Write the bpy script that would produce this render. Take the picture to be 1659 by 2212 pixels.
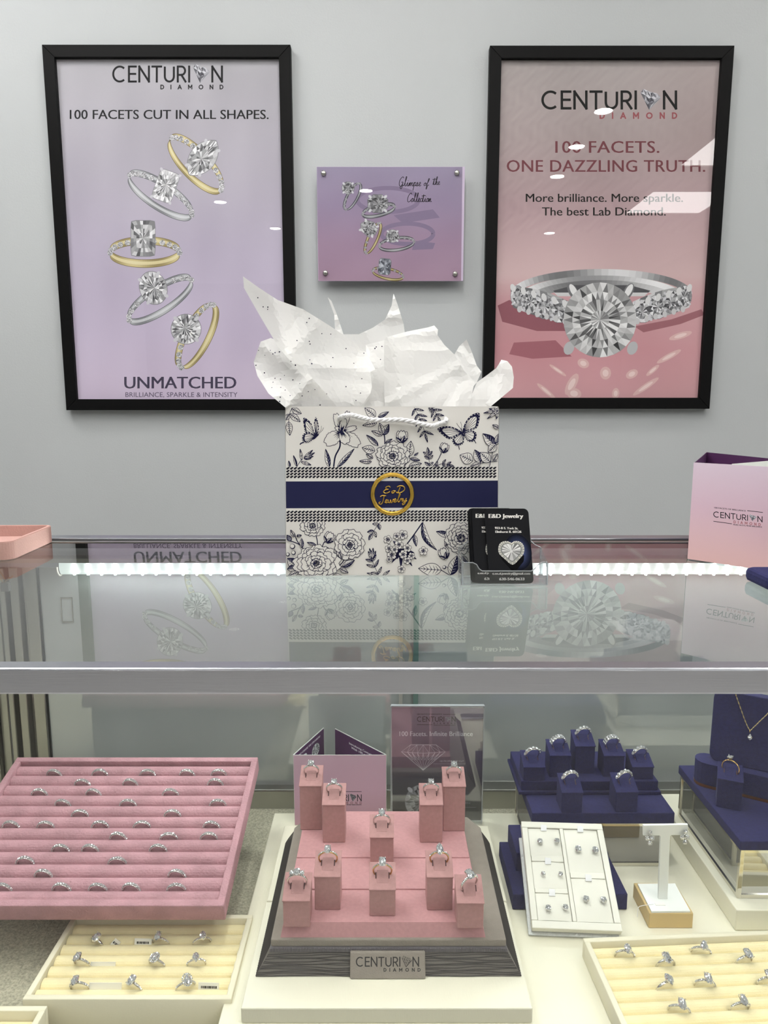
import bpy, bmesh, math, random
from mathutils import Vector, Matrix, geometry
R_ = math.radians

# ------------------------------------------------------------------ clean scene, camera, light, exposure
for o in list(bpy.data.objects):
    bpy.data.objects.remove(o)
SC = bpy.context.scene
COL = SC.collection
FPX, PITCH, PCX, PCY = 1533.0, R_(8.7), 829.5, 1106.0
CAMZ = 1.179
cam = bpy.data.cameras.new('camera')
cam.sensor_fit = 'VERTICAL'
cam.sensor_height = 36.0
cam.sensor_width = 27.0
cam.lens = FPX / 2212.0 * 36.0
cam.clip_start = 0.02
camo = bpy.data.objects.new('camera', cam)
camo.location = (0, 0, CAMZ)
camo.rotation_euler = (R_(90) - PITCH, 0, 0)
COL.objects.link(camo)
SC.camera = camo

EXPOSURE = 0.62
PANEL_STRENGTH = 8.5      # square ceiling panels
DOWN_STRENGTH = 170.0       # round downlights
LED_STRENGTH = 0.62         # frosted strip body
CHIP_STRENGTH = 95.0       # led chips
SC.view_settings.view_transform = 'Standard'
SC.view_settings.look = 'None'
SC.view_settings.gamma = 1.0
SC.view_settings.use_curve_mapping = False
SC.view_settings.exposure = EXPOSURE
SC.cycles.use_denoising = True
SC.cycles.max_bounces = 10
SC.cycles.diffuse_bounces = 4
SC.cycles.glossy_bounces = 5
SC.cycles.transmission_bounces = 6
SC.cycles.transparent_max_bounces = 24
SC.cycles.caustics_reflective = False
SC.cycles.caustics_refractive = False
SC.cycles.sample_clamp_indirect = 6.0
wd = bpy.data.worlds.new('world')
SC.world = wd
wd.use_nodes = True
wd.node_tree.nodes['Background'].inputs[0].default_value = (0.8, 0.85, 0.9, 1)
wd.node_tree.nodes['Background'].inputs[1].default_value = 0.3
rnd = random.Random(7)

# ------------------------------------------------------------------ geometry of the photo's view (for measuring places)
_c, _s = math.cos(PITCH), math.sin(PITCH)
def ray(u, v):
    a = (u - PCX) / FPX; b = -(v - PCY) / FPX
    return Vector((a, _c + b * _s, -_s + b * _c))
EYE = Vector((0, 0, CAMZ))
def G(u, v, z):
    r = ray(u, v); return EYE + r * ((z - CAMZ) / r.z)
def V(u, v, y):
    r = ray(u, v); return EYE + r * (y / r.y)

# ------------------------------------------------------------------ materials
def lin(c):
    out = []
    for x in c[:3]:
        x = x / 255.0
        out.append(x / 12.92 if x <= 0.04045 else ((x + 0.055) / 1.055) ** 2.4)
    return (out[0], out[1], out[2], 1.0)
def new_mat(name):
    m = bpy.data.materials.new(name); m.use_nodes = True
    nt = m.node_tree
    return m, nt, nt.nodes['Principled BSDF']
def mat(name, col, rough=0.5, metal=0.0, sheen=0.0, bump=0.0, bscale=400.0, var=0.0, vscale=30.0, spec=0.5,
        trans=0.0, ior=1.45, stretch=None, coat=0.0):
    m, nt, b = new_mat(name)
    c = lin(col)
    b.inputs['Base Color'].default_value = c
    b.inputs['Roughness'].default_value = rough
    b.inputs['Metallic'].default_value = metal
    b.inputs['Sheen Weight'].default_value = sheen
    b.inputs['Sheen Roughness'].default_value = 0.45
    if sheen:
        b.inputs['Sheen Tint'].default_value = (min(1, c[0] * 1.6), min(1, c[1] * 1.6), min(1, c[2] * 1.6), 1)
    b.inputs['Specular IOR Level'].default_value = spec
    b.inputs['Transmission Weight'].default_value = trans
    b.inputs['IOR'].default_value = ior
    b.inputs['Coat Weight'].default_value = coat
    tc = None
    if bump or var:
        tc = nt.nodes.new('ShaderNodeTexCoord')
        src = tc.outputs['Object']
        if stretch:
            mp = nt.nodes.new('ShaderNodeMapping'); mp.inputs['Scale'].default_value = stretch
            nt.links.new(src, mp.inputs['Vector']); src = mp.outputs['Vector']
    if bump:
        n = nt.nodes.new('ShaderNodeTexNoise'); n.inputs['Scale'].default_value = bscale; n.inputs['Detail'].default_value = 3
        nt.links.new(src, n.inputs['Vector'])
        bp = nt.nodes.new('ShaderNodeBump'); bp.inputs['Strength'].default_value = bump; bp.inputs['Distance'].default_value = 0.001
        nt.links.new(n.outputs['Fac'], bp.inputs['Height']); nt.links.new(bp.outputs['Normal'], b.inputs['Normal'])
    if var:
        n = nt.nodes.new('ShaderNodeTexNoise'); n.inputs['Scale'].default_value = vscale; n.inputs['Detail'].default_value = 4
        nt.links.new(src, n.inputs['Vector'])
        cr = nt.nodes.new('ShaderNodeValToRGB')
        cr.color_ramp.elements[0].position = 0.3; cr.color_ramp.elements[1].position = 0.7
        cr.color_ramp.elements[0].color = tuple(x * (1 - var) for x in c[:3]) + (1,)
        cr.color_ramp.elements[1].color = tuple(min(1, x * (1 + var)) for x in c[:3]) + (1,)
        nt.links.new(n.outputs['Fac'], cr.inputs['Fac']); nt.links.new(cr.outputs['Color'], b.inputs['Base Color'])
    return m
def glow(name, col, strength, base=0.8):
    m, nt, b = new_mat(name)
    b.inputs['Base Color'].default_value = (base, base, base, 1)
    b.inputs['Emission Color'].default_value = col + (1,)
    b.inputs['Emission Strength'].default_value = strength
    return m
def thin_glass(name, tint=(0.94, 0.97, 0.96), r0=0.04, rough=0.0, gcol=(1, 1, 1)):
    m = bpy.data.materials.new(name); m.use_nodes = True
    nt = m.node_tree; nt.nodes.clear()
    out = nt.nodes.new('ShaderNodeOutputMaterial')
    mix = nt.nodes.new('ShaderNodeMixShader')
    tr = nt.nodes.new('ShaderNodeBsdfTransparent'); tr.inputs['Color'].default_value = tint + (1,)
    gl = nt.nodes.new('ShaderNodeBsdfGlossy'); gl.inputs['Roughness'].default_value = rough; gl.inputs['Color'].default_value = gcol + (1,)
    lw = nt.nodes.new('ShaderNodeLayerWeight'); lw.inputs['Blend'].default_value = 0.5
    pw = nt.nodes.new('ShaderNodeMath'); pw.operation = 'POWER'; pw.inputs[1].default_value = 5.0
    ma = nt.nodes.new('ShaderNodeMath'); ma.operation = 'MULTIPLY_ADD'; ma.inputs[1].default_value = 1 - r0; ma.inputs[2].default_value = r0
    nt.links.new(lw.outputs['Facing'], pw.inputs[0]); nt.links.new(pw.outputs[0], ma.inputs[0])
    nt.links.new(ma.outputs[0], mix.inputs[0]); nt.links.new(tr.outputs[0], mix.inputs[1]); nt.links.new(gl.outputs[0], mix.inputs[2])
    nt.links.new(mix.outputs[0], out.inputs['Surface'])
    return m
def mirror_glass(name, base, refl, rough=0.01):
    m = bpy.data.materials.new(name); m.use_nodes = True
    nt = m.node_tree; nt.nodes.clear()
    out = nt.nodes.new('ShaderNodeOutputMaterial')
    mix = nt.nodes.new('ShaderNodeMixShader'); mix.inputs[0].default_value = refl
    d = nt.nodes.new('ShaderNodeBsdfDiffuse'); d.inputs['Color'].default_value = base + (1,)
    g = nt.nodes.new('ShaderNodeBsdfGlossy'); g.inputs['Roughness'].default_value = rough
    nt.links.new(d.outputs[0], mix.inputs[1]); nt.links.new(g.outputs[0], mix.inputs[2]); nt.links.new(mix.outputs[0], out.inputs['Surface'])
    return m

M = {}
M['wall'] = mat('wall_paint', (181, 185, 187), 0.75, bump=0.25, bscale=220, var=0.02, vscale=3)
M['wall_dark'] = mat('charcoal_wall_paint', (84, 82, 82), 0.8)
M['ceil'] = mat('ceiling_paint', (225, 225, 222), 0.8)
M['floor'] = mat('floor_tile', (214, 210, 204), 0.4, var=0.12, vscale=6)
M['frame'] = mat('black_frame', (7, 7, 8), 0.55, spec=0.15)
M['picglass'] = thin_glass('picture_glass', (0.985, 0.985, 0.985), 0.036)
M['acrylic'] = thin_glass('clear_acrylic', (0.97, 0.98, 0.99), 0.09)
M['acryedge'] = mat('acrylic_edge', (225, 230, 235), 0.25, trans=0.6)
M['plaqueedge'] = mat('plaque_edge', (205, 190, 215), 0.2)
M['topglass'] = thin_glass('counter_glass', (0.92, 0.95, 0.94), 0.065)
def clear_side(name):
    m = bpy.data.materials.new(name); m.use_nodes = True; nt = m.node_tree; nt.nodes.clear()
    o_ = nt.nodes.new('ShaderNodeOutputMaterial'); t_ = nt.nodes.new('ShaderNodeBsdfTransparent'); t_.inputs['Color'].default_value = (0.985, 0.99, 0.988, 1)
    nt.links.new(t_.outputs[0], o_.inputs['Surface']); return m
M['topglass_low'] = clear_side('counter_glass_underside')
M['frontglass'] = thin_glass('front_glass', (0.97, 0.985, 0.98), 0.03)
M['glassedge'] = mat('glass_edge', (95, 125, 118), 0.15)
M['door'] = mirror_glass('sliding_door_glass', (0.42, 0.45, 0.445), 0.24)
M['mirror'] = mirror_glass('mirror_panel', (0.16, 0.17, 0.16), 0.62, 0.02)
M['alu'] = mat('brushed_aluminium', (176, 179, 186), 0.33, 1.0, bump=0.07, bscale=60, stretch=(0.6, 30, 30))
M['alupost'] = mat('satin_aluminium', (178, 178, 172), 0.28, 1.0)
M['chrome'] = mat('polished_chrome', (215, 212, 200), 0.08, 1.0)
M['dark'] = mat('black_gasket', (12, 13, 14), 0.5)
M['mirrordark'] = mirror_glass('dimmed_mirror_panel', (0.10, 0.10, 0.095), 0.30, 0.02)  # darker mirror copy, a dim reflection put into its colour
M['carpet'] = mat('linen_deck', (176, 172, 152), 0.95, bump=1.0, bscale=500, var=0.30, vscale=420)
M['cream'] = mat('cream_leatherette', (230, 226, 206), 0.42, bump=0.12, bscale=150, stretch=(6, 1, 1))
M['creamvel'] = mat('cream_velvet', (236, 223, 178), 0.9, sheen=0.35, bump=0.3, bscale=900, var=0.04, vscale=60)
M['creamtray'] = mat('cream_tray', (226, 220, 196), 0.6, bump=0.1, bscale=400)
M['pinkvel'] = mat('pink_velvet', (177, 135, 143), 0.95, sheen=0.6, bump=0.9, bscale=420, var=0.14, vscale=45)
M['pinksuede'] = mat('pink_suede', (193, 144, 147), 0.95, sheen=0.3, bump=0.4, bscale=2600, var=0.06, vscale=300)
M['pinkblock'] = mat('pink_suede_block', (182, 138, 137), 0.95, sheen=0.3, bump=0.4, bscale=2400, var=0.06, vscale=250)
M['pinktray'] = mat('dusty_pink_tray', (190, 152, 144), 0.9, sheen=0.3, bump=0.4, bscale=500, var=0.05, vscale=30)
M['navy'] = mat('navy_velvet', (32, 33, 78), 0.95, sheen=0.25, bump=0.5, bscale=1300, var=0.14, vscale=300)
M['slotshade'] = mat('ring_slot_shade', (74, 50, 54), 0.95)  # dark colour stands for the shade down the slots
M['graysuede'] = mat('grey_suede', (138, 130, 121), 0.95, sheen=0.2, bump=0.4, bscale=900, var=0.05, vscale=120)
M['grayembossed'] = mat('grey_embossed_grain', (108, 103, 97), 0.7, bump=0.15, bscale=600)
M['trim'] = mat('ribbed_grey_trim', (112, 108, 112), 0.5)
M['silver'] = mat('white_gold', (225, 222, 218), 0.12, 1.0)
M['gold'] = mat('yellow_gold', (226, 186, 130), 0.14, 1.0)
M['palegold'] = mat('pale_gold_chain', (226, 208, 164), 0.2, 1.0)
M['stile'] = mat('door_edge_strip', (172, 170, 164), 0.35)
M['foil'] = mat('gold_foil', (220, 180, 84), 0.28, 1.0, bump=0.5, bscale=500)
def diamond_mat():
    m = bpy.data.materials.new('diamond'); m.use_nodes = True
    nt = m.node_tree; nt.nodes.clear()
    out = nt.nodes.new('ShaderNodeOutputMaterial'); mix = nt.nodes.new('ShaderNodeMixShader'); mix.inputs[0].default_value = 0.72
    mx2 = nt.nodes.new('ShaderNodeMixShader'); mx2.inputs[0].default_value = 0.17
    g = nt.nodes.new('ShaderNodeBsdfGlass'); g.inputs['IOR'].default_value = 2.2; g.inputs['Roughness'].default_value = 0.0
    r = nt.nodes.new('ShaderNodeBsdfGlossy'); r.inputs['Roughness'].default_value = 0.02; r.inputs['Color'].default_value = (0.97, 0.98, 1, 1)
    d = nt.nodes.new('ShaderNodeBsdfDiffuse'); d.inputs['Color'].default_value = (0.93, 0.95, 0.97, 1)
    nt.links.new(g.outputs[0], mix.inputs[1]); nt.links.new(r.outputs[0], mix.inputs[2])
    nt.links.new(mix.outputs[0], mx2.inputs[1]); nt.links.new(d.outputs[0], mx2.inputs[2]); nt.links.new(mx2.outputs[0], out.inputs['Surface'])
    return m
M['diamond'] = diamond_mat()
M['silvtex'] = mat('silver_textured_card', (190, 192, 192), 0.35, 0.4, bump=0.9, bscale=350)
M['pearl'] = mat('pearl_leatherette', (224, 222, 211), 0.38, bump=0.05, bscale=300)
M['whitecard'] = mat('white_card', (232, 234, 230), 0.45)
M['goldbox'] = mat('champagne_block', (202, 176, 124), 0.45)
M['copper'] = mat('copper_strip', (150, 90, 60), 0.3, 0.8)
M['rope'] = mat('white_satin_cord', (228, 228, 230), 0.3, sheen=0.3)
M['blackcard'] = mat('black_card', (16, 17, 22), 0.4)
M['greyrib'] = mat('grey_ribbed_wedge', (120, 122, 122), 0.8, bump=0.8, bscale=120, stretch=(8, 1, 1))
M['tag'] = mat('white_price_tag', (236, 234, 226), 0.6)
M['plastic'] = mat('clear_plastic_plug', (220, 222, 220), 0.15, trans=0.7)
M['cable'] = mat('beige_cable', (176, 160, 132), 0.35)
M['led'] = glow('led_strip_body', (0.88, 1.0, 0.95), LED_STRENGTH, 0.12)
M['chip'] = glow('led_chip', (0.94, 1.0, 0.98), CHIP_STRENGTH)
M['panel'] = glow('ceiling_panel_diffuser', (1.0, 0.99, 0.97), PANEL_STRENGTH)
M['down'] = glow('downlight_lens', (1.0, 0.97, 0.93), DOWN_STRENGTH)
M['white'] = mat('white_metal', (235, 235, 232), 0.4)
M['cabinet'] = mat('cabinet_laminate', (88, 84, 82), 0.5)
def tissue_mat():
    m, nt, b = new_mat('white_tissue_paper')
    b.inputs['Base Color'].default_value = lin((244, 244, 242)); b.inputs['Roughness'].default_value = 0.6
    tr = nt.nodes.new('ShaderNodeBsdfTranslucent'); tr.inputs['Color'].default_value = lin((240, 240, 240))
    tp = nt.nodes.new('ShaderNodeBsdfTransparent')
    m1 = nt.nodes.new('ShaderNodeMixShader'); m1.inputs[0].default_value = 0.35
    m2 = nt.nodes.new('ShaderNodeMixShader'); m2.inputs[0].default_value = 0.06
    out = nt.nodes['Material Output']
    nt.links.new(b.outputs[0], m1.inputs[1]); nt.links.new(tr.outputs[0], m1.inputs[2])
    nt.links.new(m1.outputs[0], m2.inputs[1]); nt.links.new(tp.outputs[0], m2.inputs[2]); nt.links.new(m2.outputs[0], out.inputs['Surface'])
    return m
M['tissue'] = tissue_mat()
M['speck'] = mat('navy_foil_dot', (34, 36, 60), 0.3, 0.5)
def print_mat():
    m, nt, b = new_mat('printed_artwork')
    a = nt.nodes.new('ShaderNodeVertexColor'); a.layer_name = 'ink'
    nt.links.new(a.outputs['Color'], b.inputs['Base Color'])
    b.inputs['Roughness'].default_value = 0.6; b.inputs['Specular IOR Level'].default_value = 0.12
    return m
M['print'] = print_mat()

# ------------------------------------------------------------------ object helpers
def thing(name, label, cat, loc=(0, 0, 0), rot=(0, 0, 0), group=None):
    o = bpy.data.objects.new(name, None); o.empty_display_size = 0.02
    o.location = loc; o.rotation_euler = rot
    COL.objects.link(o)
    o['label'] = label; o['category'] = cat
    if group: o['group'] = group
    return o
def tag(o, label, cat, group=None):
    o['label'] = label; o['category'] = cat
    if group: o['group'] = group
    return o
def mesh_of(name, bm, mats, smooth=False):
    me = bpy.data.meshes.new(name); bm.to_mesh(me); bm.free()
    for m in (mats if isinstance(mats, (list, tuple)) else [mats]): me.materials.append(m)
    if smooth:
        for p in me.polygons: p.use_smooth = True
    return me
def obj(name, bm, mats, parent=None, loc=None, rot=None, smooth=False, world=False):
    """one mesh object; with world=True the mesh is given in room coordinates and re-based on its parent"""
    if world and parent is not None:
        mw = Matrix.LocRotScale(parent.location, parent.rotation_euler, None).inverted()
        bmesh.ops.transform(bm, matrix=mw, verts=bm.verts)
    o = bpy.data.objects.new(name, mesh_of(name, bm, mats, smooth))
    COL.objects.link(o)
    if parent is not None: o.parent = parent
    if loc is not None: o.location = loc
    if rot is not None: o.rotation_euler = rot
    return o
def inst(name, me, parent, loc=None, rot=None):
    o = bpy.data.objects.new(name, me); COL.objects.link(o); o.parent = parent
    if loc is not None: o.location = loc
    if rot is not None: o.rotation_euler = rot
    return o
def rebase(o):
    """move a top-level mesh's origin to the base centre of its geometry"""
    vs = [v.co for v in o.data.vertices]
    c = Vector(((min(v.x for v in vs) + max(v.x for v in vs)) / 2, (min(v.y for v in vs) + max(v.y for v in vs)) / 2, min(v.z for v in vs)))
    o.data.transform(Matrix.Translation(-c)); o.location = c
    return o
def dup(root, loc, rot=None, label=None, group=None):
    r = root.copy(); COL.objects.link(r); r.location = loc
    if rot is not None: r.rotation_euler = rot
    if label: r['label'] = label
    if group: r['group'] = group
    for ch in list(root.children):
        c = ch.copy(); COL.objects.link(c); c.parent = r
        for g in ch.children:
            d = g.copy(); COL.objects.link(d); d.parent = c
    return r
def B(): return bmesh.new()
def box(bm, x0, x1, y0, y1, z0, z1, bev=0.0, seg=2, mi=0):
    r = bmesh.ops.create_cube(bm, size=1.0)
    vs = r['verts']
    for v in vs:
        v.co = Vector((x0 + (v.co.x + .5) * (x1 - x0), y0 + (v.co.y + .5) * (y1 - y0), z0 + (v.co.z + .5) * (z1 - z0)))
    fs = set(f for v in vs for f in v.link_faces)
    for f in fs: f.material_index = mi
    if bev > 0:
        es = list(set(e for v in vs for e in v.link_edges))
        bmesh.ops.bevel(bm, geom=es, offset=bev, segments=seg, affect='EDGES', profile=0.5)
    return bm
def bx(*a, **k): return box(B(), *a, **k)
def hexa(bm, P, bev=0.0, mi=0):
    """8 corners: bottom 4 ccw then top 4 ccw"""
    vs = [bm.verts.new(p) for p in P]
    fs = [(3, 2, 1, 0), (4, 5, 6, 7), (0, 1, 5, 4), (1, 2, 6, 5), (2, 3, 7, 6), (3, 0, 4, 7)]
    F = [bm.faces.new([vs[i] for i in f]) for f in fs]
    for f in F: f.material_index = mi
    if bev:
        bmesh.ops.bevel(bm, geom=list(set(e for f in F for e in f.edges)), offset=bev, segments=2, affect='EDGES', profile=0.5)
    return bm
def prism(bm, pts, fn, bev=0.0, mi=0):
    """pts: 2D outline (ccw); fn(a,b,k) -> 3D for k=0 front, 1 back"""
    a = [bm.verts.new(fn(p[0], p[1], 0)) for p in pts]; b = [bm.verts.new(fn(p[0], p[1], 1)) for p in pts]
    n = len(pts)
    F = [bm.faces.new(a), bm.faces.new(b[::-1])]
    for i in range(n): F.append(bm.faces.new([a[i], b[i], b[(i + 1) % n], a[(i + 1) % n]]))
    for f in F: f.material_index = mi
    bmesh.ops.recalc_face_normals(bm, faces=F)
    if bev:
        bmesh.ops.bevel(bm, geom=list(set(e for f in F[:2] for e in f.edges)), offset=bev, segments=2, affect='EDGES', profile=0.5)
    return bm
def tube(bm, pts, r, n=8, closed=False, mi=0):
    pts = [Vector(p) for p in pts]; N = len(pts); rings = []
    up = Vector((0.13, 0.27, 0.95))
    for i, p in enumerate(pts):
        a = pts[(i - 1) % N] if (i > 0 or closed) else p
        b = pts[(i + 1) % N] if (i < N - 1 or closed) else p
        t = (b - a).normalized()
        u = t.cross(up); u = u.normalized() if u.length > 1e-6 else t.orthogonal().normalized()
        w = u.cross(t)
        rr = r(i / max(1, N - 1)) if callable(r) else r
        rings.append([bm.verts.new(p + (u * math.cos(2 * math.pi * k / n) + w * math.sin(2 * math.pi * k / n)) * rr) for k in range(n)])
    F = []
    for i in range(N if closed else N - 1):
        A, Bq = rings[i], rings[(i + 1) % N]
        for k in range(n): F.append(bm.faces.new([A[k], A[(k + 1) % n], Bq[(k + 1) % n], Bq[k]]))
    if not closed:
        F.append(bm.faces.new(rings[0][::-1])); F.append(bm.faces.new(rings[-1]))
    for f in F: f.material_index = mi
    bmesh.ops.recalc_face_normals(bm, faces=F)
    return bm
def lathe(bm, prof, n=20, c=(0, 0, 0), axis='Z', mi=0, closed=False):
    rings = []
    for (r, h) in prof:
        ring = []
        for k in range(n):
            a = 2 * math.pi * k / n
            p = (r * math.cos(a), r * math.sin(a), h)
            if axis == 'Y': p = (p[0], p[2], p[1])
            ring.append(bm.verts.new((c[0] + p[0], c[1] + p[1], c[2] + p[2])))
        rings.append(ring)
    F = []
    nr = len(rings)
    for i in range(nr if closed else nr - 1):
        for k in range(n): F.append(bm.faces.new([rings[i][k], rings[i][(k + 1) % n], rings[(i + 1) % nr][(k + 1) % n], rings[(i + 1) % nr][k]]))
    if not closed: F.append(bm.faces.new(rings[0][::-1])); F.append(bm.faces.new(rings[-1]))
    for f in F: f.material_index = mi
    bmesh.ops.recalc_face_normals(bm, faces=F)
    return bm
def rrect(x0, x1, y0, y1, r, seg=5):
    pts = []
    for cx, cy, a0 in ((x1 - r, y0 + r, -90), (x1 - r, y1 - r, 0), (x0 + r, y1 - r, 90), (x0 + r, y0 + r, 180)):
        for k in range(seg + 1):
            a = R_(a0 + 90 * k / seg); pts.append((cx + r * math.cos(a), cy + r * math.sin(a)))
    return pts
def struct(o): o['kind'] = 'structure'; return o
def catmull(pts, n=6, closed=False):
    P = [Vector(p) for p in pts]; out = []; N = len(P)
    for i in range(N if closed else N - 1):
        p0 = P[(i - 1) % N] if (i > 0 or closed) else P[i]; p1 = P[i]; p2 = P[(i + 1) % N]
        p3 = P[(i + 2) % N] if (i + 2 < N or closed) else p2
        for k in range(n):
            t = k / n
            out.append(0.5 * ((2 * p1) + (p2 - p0) * t + (2 * p0 - 5 * p1 + 4 * p2 - p3) * t * t + (3 * p1 - p0 - 3 * p2 + p3) * t ** 3))
    if not closed: out.append(P[-1])
    return out

# ------------------------------------------------------------------ printed artwork on real flat sheets
class Plane:
    def __init__(s, o, ex, ey):
        s.o = Vector(o); s.ex = Vector(ex).normalized(); s.ey = Vector(ey).normalized(); s.n = s.ex.cross(s.ey).normalized()
    def px(s, u, v):
        r = ray(u, v); t = (s.o - EYE).dot(s.n) / r.dot(s.n); p = EYE + r * t - s.o
        return (p.dot(s.ex), p.dot(s.ey))
    def p3(s, a, b, off=0.0): return s.o + s.ex * a + s.ey * b + s.n * off
_TX = {}
def text_geo(s, space=1.0):
    k = (s, space)
    if k in _TX: return _TX[k]
    cu = bpy.data.curves.new('lettering', 'FONT'); cu.body = s; cu.size = 1.0; cu.space_character = space
    cu.resolution_u = 3; cu.fill_mode = 'FRONT'
    ob = bpy.data.objects.new('lettering', cu); COL.objects.link(ob)
    dg = bpy.context.evaluated_depsgraph_get(); ev = ob.evaluated_get(dg); me = ev.to_mesh()
    vs = [(v.co.x, v.co.y) for v in me.vertices]; fs = [tuple(p.vertices) for p in me.polygons]
    ev.to_mesh_clear(); bpy.data.objects.remove(ob); bpy.data.curves.remove(cu)
    _TX[k] = (vs, fs); return _TX[k]
CAPH = None
def caph():
    global CAPH
    if CAPH is None: CAPH = max(v[1] for v in text_geo('H')[0])
    return CAPH
class Art:
    def __init__(s, plane, step=1e-5):
        s.pl = plane; s.v = []; s.f = []; s.c = []; s.step = 1.1e-5; s.L = 1; s.clip = None; s.k = 0; s.flip = 1
    def _add(s, pts, faces, cols, lay):
        b = len(s.v); s.k = (s.k + 1) % 16
        off = s.step * (s.L if lay is None else lay) + s.k * 6e-7
        for p in pts:
            a = s.pl.px(p[0], p[1]) if s.clip is None else s.pl.px(min(max(p[0], s.clip[0]), s.clip[2]), min(max(p[1], s.clip[1]), s.clip[3]))
            s.v.append(s.pl.p3(a[0], a[1], off))
        for i, f in enumerate(faces):
            s.f.append([b + k for k in f]); cc = cols[i] if isinstance(cols, list) else cols
            s.c.append(cc)
    def poly(s, pts, col, lay=None):
        s._add(pts, [list(range(len(pts)))], [lin(col)], lay)
    def tris(s, pts, faces, cols, lay=None): s._add(pts, faces, [lin(c) for c in cols], lay)
    def stroke(s, pts, w, col, lay=None, closed=False):
        pts = [Vector((p[0], p[1])) for p in pts]; n = len(pts)
        if n < 2: return
        L_, Rr = [], []
        for i in range(n):
            a = pts[(i - 1) % n] if (i > 0 or closed) else pts[i]; b = pts[(i + 1) % n] if (i < n - 1 or closed) else pts[i]
            d = b - a
            if d.length < 1e-6: d = Vector((1, 0))
            d.normalize(); nn = Vector((-d.y, d.x))
            ww = (w(i / (n - 1)) if callable(w) else w) / 2
            L_.append(pts[i] + nn * ww); Rr.append(pts[i] - nn * ww)
        allp = L_ + Rr; fs = []
        for i in range(n if closed else n - 1):
            j = (i + 1) % n; fs.append([i, j, n + j, n + i])
        s._add(allp, fs, [lin(col)] * len(fs), lay)
    def seg(s, pts, w, col, lay=None):
        """mitre-less straight strokes with square ends, for block capitals"""
        for i in range(len(pts) - 1):
            a = Vector(pts[i]); b = Vector(pts[i + 1]); d = (b - a).normalized() * w / 2
            s.stroke([a - d * .98, b + d * .98], w, col, lay)
    def ell(s, cx, cy, rx, ry, col, rot=0, n=24, lay=None):
        c, q = math.cos(rot), math.sin(rot)
        s.poly([(cx + rx * math.cos(t) * c - ry * math.sin(t) * q, cy + rx * math.cos(t) * q + ry * math.sin(t) * c)
                for t in [2 * math.pi * k / n for k in range(n)]], col, lay)
    def grid(s, q, nx, ny, fn, lay=0):
        """q: four px corners tl,tr,br,bl; fn(s,t)->colour"""
        P = []
        tl, tr, br, bl = [s.pl.px(*k) for k in q]
        b = len(s.v)
        for j in range(ny + 1):
            for i in range(nx + 1):
                x, y = i / nx, j / ny
                a0 = (tl[0] * (1 - x) + tr[0] * x) * (1 - y) + (bl[0] * (1 - x) + br[0] * x) * y
                a1 = (tl[1] * (1 - x) + tr[1] * x) * (1 - y) + (bl[1] * (1 - x) + br[1] * x) * y
                s.v.append(s.pl.p3(a0, a1, s.step * lay))
        for j in range(ny):
            for i in range(nx):
                k = b + j * (nx + 1) + i
                s.f.append([k, k + 1, k + nx + 2, k + nx + 1][::-1])
                s.c.append([lin(fn((i + dx) / nx, (j + dy) / ny)) for dx, dy in ((0, 0), (1, 0), (1, 1), (0, 1))][::-1])
    def text(s, body, u0, u1, vb, cap, col, lay=None, space=1.0, bold=0.0, slope=0.0, vert=None):
        vs, fs = text_geo(body, space)
        x0 = min(v[0] for v in vs); x1 = max(v[0] for v in vs); k = (u1 - u0) / (x1 - x0); h = cap / caph()
        for dx in ((0,) if not bold else (-bold / 2, 0, bold / 2)):
            pts = []
            for x, y in vs:
                uu = (x - x0) * k + dx; vv = y * h * s.flip
                pts.append((u0 + uu, vb - vv + slope * uu) if vert is None else vert(uu, vv))
            s._add(pts, fs, [lin(col)] * len(fs), lay)
    def build(s, name, parent, m=None):
        me = bpy.data.meshes.new(name)
        mw = Matrix.LocRotScale(parent.location, parent.rotation_euler, None).inverted()
        me.from_pydata([mw @ v for v in s.v], [], s.f)
        at = me.color_attributes.new('ink', 'FLOAT_COLOR', 'CORNER')
        i = 0
        for p, c in zip(me.polygons, s.c):
            for k in range(p.loop_total):
                at.data[i].color = c[k] if isinstance(c, list) else c
                i += 1
        me.materials.append(m or M['print'])
        o = bpy.data.objects.new(name, me); COL.objects.link(o); o.parent = parent
        return o

def arc(cx, cy, rx, ry, a0, a1, n=14):
    return [(cx + rx * math.cos(R_(a0 + (a1 - a0) * k / n)), cy + ry * math.sin(R_(a0 + (a1 - a0) * k / n))) for k in range(n + 1)]
# block capitals: strokes in a unit cap height (y up); (width, strokes)
CAPS = {
 'C': (.92, [arc(.5, .5, .45, .45, 48, 312, 22)]),
 'E': (.55, [[(.05, .05), (.05, .95)], [(.05, .95), (.52, .95)], [(.05, .51), (.48, .51)], [(.05, .05), (.52, .05)]]),
 'N': (.76, [[(.05, 0.05), (.05, .95)], [(.05, .95), (.71, .05)], [(.71, .05), (.71, .95)]]),
 'T': (.66, [[(.03, .95), (.63, .95)], [(.33, .95), (.33, .05)]]),
 'U': (.74, [[(.06, .95), (.06, .38)] + arc(.37, .36, .31, .31, 180, 360, 14) + [(.68, .95)]]),
 'R': (.62, [[(.05, .05), (.05, .95)], [(.05, .95), (.3, .95)] + arc(.3, .7, .25, .25, 90, -90, 12) + [(.05, .45)], [(.3, .45), (.58, .05)]]),
 'I': (.1, [[(.05, .05), (.05, .95)]]),
 'D': (.78, [[(.05, .05), (.05, .95)], [(.05, .95), (.3, .95)] + arc(.28, .5, .45, .45, 90, -90, 14) + [(.05, .05)]]),
 'A': (.84, [[(.03, .05), (.42, .95), (.81, .05)], [(.18, .32), (.66, .32)]]),
 'M': (.9, [[(.05, .05), (.05, .95), (.45, .35), (.85, .95), (.85, .05)]]),
 'O': (1.0, [arc(.5, .5, .45, .45, 0, 360, 26)]),
}
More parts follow.
